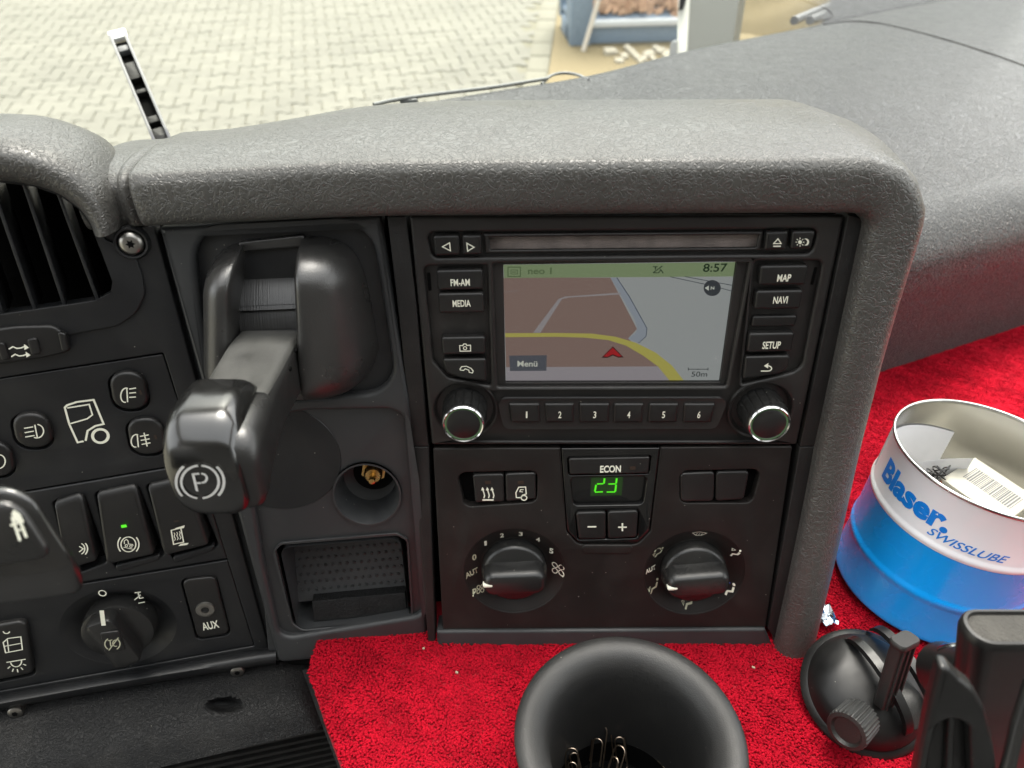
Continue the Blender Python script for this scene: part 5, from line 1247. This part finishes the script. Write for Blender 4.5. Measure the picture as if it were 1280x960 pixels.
pv, pq = pav_mesh(); pm = mesh(pv, pq, 30); pm.materials.append(paver_m)
cand = []
for j in range(-45, 120):
    for i in range(-90, 90):
        c_ = yo + yu * (i * PLn + (j % 2) * PLn / 2) + yv * (j * PWd); c_.z = 0
        if (c_ - edgeA).cross(ed).z > .10: continue
        l = M_CAB.inverted() @ c_; dp = l.y * C35 - l.z * S35
        if dp < .5: continue
        x, y = to_px(l)
        if -60 < x < 740 and -170 < y < 190: cand.append((dp, c_, x, y))
cand.sort(key=lambda t: t[0])
vis = [t for t in cand if -25 < t[2] < 690 and -15 < t[3] < 175 - t[2] * .06 and not (t[2] < 130 and t[3] > 190)]
single = vis[:300]; sid = {id(t) for t in single}
V, Q = [], []
for t in cand:
    jz = rng.uniform(-.003, .003); rz = Matrix.Rotation(ya + rng.uniform(-.012, .012), 4, 'Z')
    if id(t) in sid:
        o = bpy.data.objects.new('paver', pm); COL.objects.link(o); o.parent = yard
        o.matrix_world = Matrix.Translation(t[1] + Vector((0, 0, jz))) @ rz
    else:
        o_ = len(V); V += [rz @ v + t[1] + Vector((0, 0, jz)) for v in pv]; Q += [[i + o_ for i in q] for q in pq]
me = bpy.data.meshes.new('pavers'); me.from_pydata([tuple(v) for v in V], [], Q); finish(me, 30)
mk('far_pavers', me, paver_m, yard, kind='stuff')
# kerb of flat slabs and the sand beyond
ks_ = [ground(649, 130), ground(657, 100), ground(664, 62), ground(672, 26), ground(680, -10)]
kd = (ks_[-1] - ks_[0]).normalized(); kn_ = Vector((kd.y, -kd.x, 0)); kw_ = (ground(690, 62) - ground(664, 62)).length * .95
km = mat('kerb slab', (.165, .158, .125), .8, var=.08)
kb_ = bpy.data.objects.new('kerb', None); COL.objects.link(kb_); kb_['kind'] = 'structure'
for k in range(26):
    a = ks_[0] + kd * (k * .40 - 2.0); a.z = 0
    wmk('kerb_slab', box(a + kd * .195 + kn_ * kw_ * .5 + Vector((0, 0, -.02 + rng.uniform(-.003, .003))), kd * .192, kn_ * kw_ * .5, (0, 0, .03), .006), km, None, kb_)
sx = ks_[0] + kn_ * (kw_ + .01)
sv_ = [sx - kd * 6, sx - kd * 6 + kn_ * 40, sx + kd * 50 + kn_ * 40, sx + kd * 50]
wmk('sand_strip', ([Vector((v.x, v.y, .002)) for v in sv_], [[0, 1, 2, 3]]), sand, 'structure')
# steel skip with a rail and rubble on its ledge
steel_b = mat('blue grey paint', (.20, .26, .34), .5, var=.1)
pale = mat('pale rail', (.55, .57, .60), .5)
f0, f1 = ground(711, 56), ground(905, 50); fx = (f1 - f0).normalized(); fy = Vector((-fx.y, fx.x, 0)); fl_ = (f1 - f0).length
SKP = Thing('skip_container', 'blue grey steel container with a rubble ledge standing on yellow sand', 'container', CAB)
SKP.root.matrix_world = Matrix.Translation(f0); 
def sw(name, c_, hx, hy, hz, m): return mk(name, mesh(*box(fx * c_[0] + fy * c_[1] + Vector((0, 0, c_[2])), fx * hx, fy * hy, Vector((0, 0, hz)), .01)), m, SKP.root)
sw('base_beam', (fl_ * .5, .25, .075), fl_ * .5, .25, .075, steel_b); sw('rail', (fl_ * .55, -.02, .185), fl_ * .42, .04, .028, pale)
sw('end_post', (.10, .10, .6), .10, .15, .6, steel_b); sw('ledge', (fl_ * .5, .3, .20), fl_ * .49, .28, .02, steel_b); sw('upper_wall', (fl_ * .5, .62, 1.1), fl_ * .5, .06, 1.0, steel_b)
V, Q = [], []
for k in range(160):
    c_ = fx * rng.uniform(.25, fl_ - .1) + fy * rng.uniform(.03, .5) + Vector((0, 0, .225 + rng.uniform(0, .10))); s_ = rng.uniform(.015, .04)
    V, Q = join([(V, Q), box(c_, Vector((s_, rng.uniform(-.02, .02), .01)), Vector((.01, s_ * .8, rng.uniform(-.02, .02))), Vector((0, .01, s_ * .7)))])
rb_ = mk('rubble', mesh(V, Q), mat('brick rubble', (.42, .27, .18), .9, var=.3), SKP.root, kind='stuff')
V, Q = [], []
pb = [ground(x, 58 + rng.uniform(4, 22)) for x in [760 + 4 * k for k in range(22)]]
for p in pb:
    s_ = rng.uniform(.018, .038); V, Q = join([(V, Q), box(p + Vector((0, 0, s_ * .6)), Vector((s_, .01, 0)), Vector((-.01, s_, .01)), Vector((0, 0, s_ * .7)), s_ * .25)])
mk('pebbles', mesh(V, Q), mat('pebble', (.34, .31, .25), .8, var=.2), None, kind='stuff')
stq = Thing('leaning_stick', 'pale stick leaning against the blue grey container', 'stick', CAB); stq.root.matrix_world = Matrix.Translation(ground(729, 64))
g0 = ground(729, 64); g1 = f0 + fx * ((ground(745, 50) - f0).dot(fx) + .10) + fy * -.06 + Vector((0, 0, .95))
stq_o = mk('shaft', mesh(*tube([Vector((0, 0, 0)), g1 - g0], .022, 10)), mat('pale wood', (.55, .50, .44), .7), stq.root)
# sand heap on the right
hp = ground(985, 20); V, Q = [], []
for j in range(14):
    for i in range(41):
        r_ = j / 13; a = 2 * math.pi * i / 40; V.append(hp + Vector((1.1 * r_ * math.cos(a) * (1 + .1 * math.sin(3 * a)), .8 * r_ * math.sin(a), .55 * (1 - r_ ** 1.5) * (1 + .12 * math.sin(5 * a + j)) if i < 40 else .55 * (1 - r_ ** 1.5))))
for j in range(13):
    for i in range(40): Q.append([j * 41 + i, j * 41 + i + 1, (j + 1) * 41 + i + 1, (j + 1) * 41 + i])
sh_ = mk('sand_heap', mesh(V, Q, 60), sand, None); sh_['label'] = 'low heap of yellow sand beyond the windscreen at the right'; sh_['category'] = 'sand heap'

# unseen trees, added to darken the low sky mirrored in the dash with a greenish tone
def added_tree_belt():
    V, Q = [], []; n = 110; r = random.Random(9)
    prof = [(-1.5, 0), (-2.2, 2.2), (-1.9, 4.6), (-1.0, 6.6), (0, 7.6), (1.2, 6.0), (2.0, 3), (1.6, 0)]
    for i in range(n):
        a = math.radians(-62 + 138 * i / (n - 1)); R_ = 26 + 1.5 * math.sin(i * .7); hs = .9 + .18 * math.sin(i * .9) + r.uniform(-.1, .1)
        for k, z_ in prof:
            rr_ = R_ + k + r.uniform(-.5, .5); V.append(Vector((rr_ * math.sin(a), rr_ * math.cos(a), max(0, z_ * .72 * hs + (r.uniform(-.4, .4) if z_ else 0)))))
    m_ = len(prof)
    for i in range(n - 1):
        for k in range(m_ - 1): Q.append([i * m_ + k, (i + 1) * m_ + k, (i + 1) * m_ + k + 1, i * m_ + k + 1])
    return V, Q
wmk('added_tree_belt', added_tree_belt(), mat('tree foliage', (.055, .075, .035), .85, var=.3), 'stuff', None, 20)
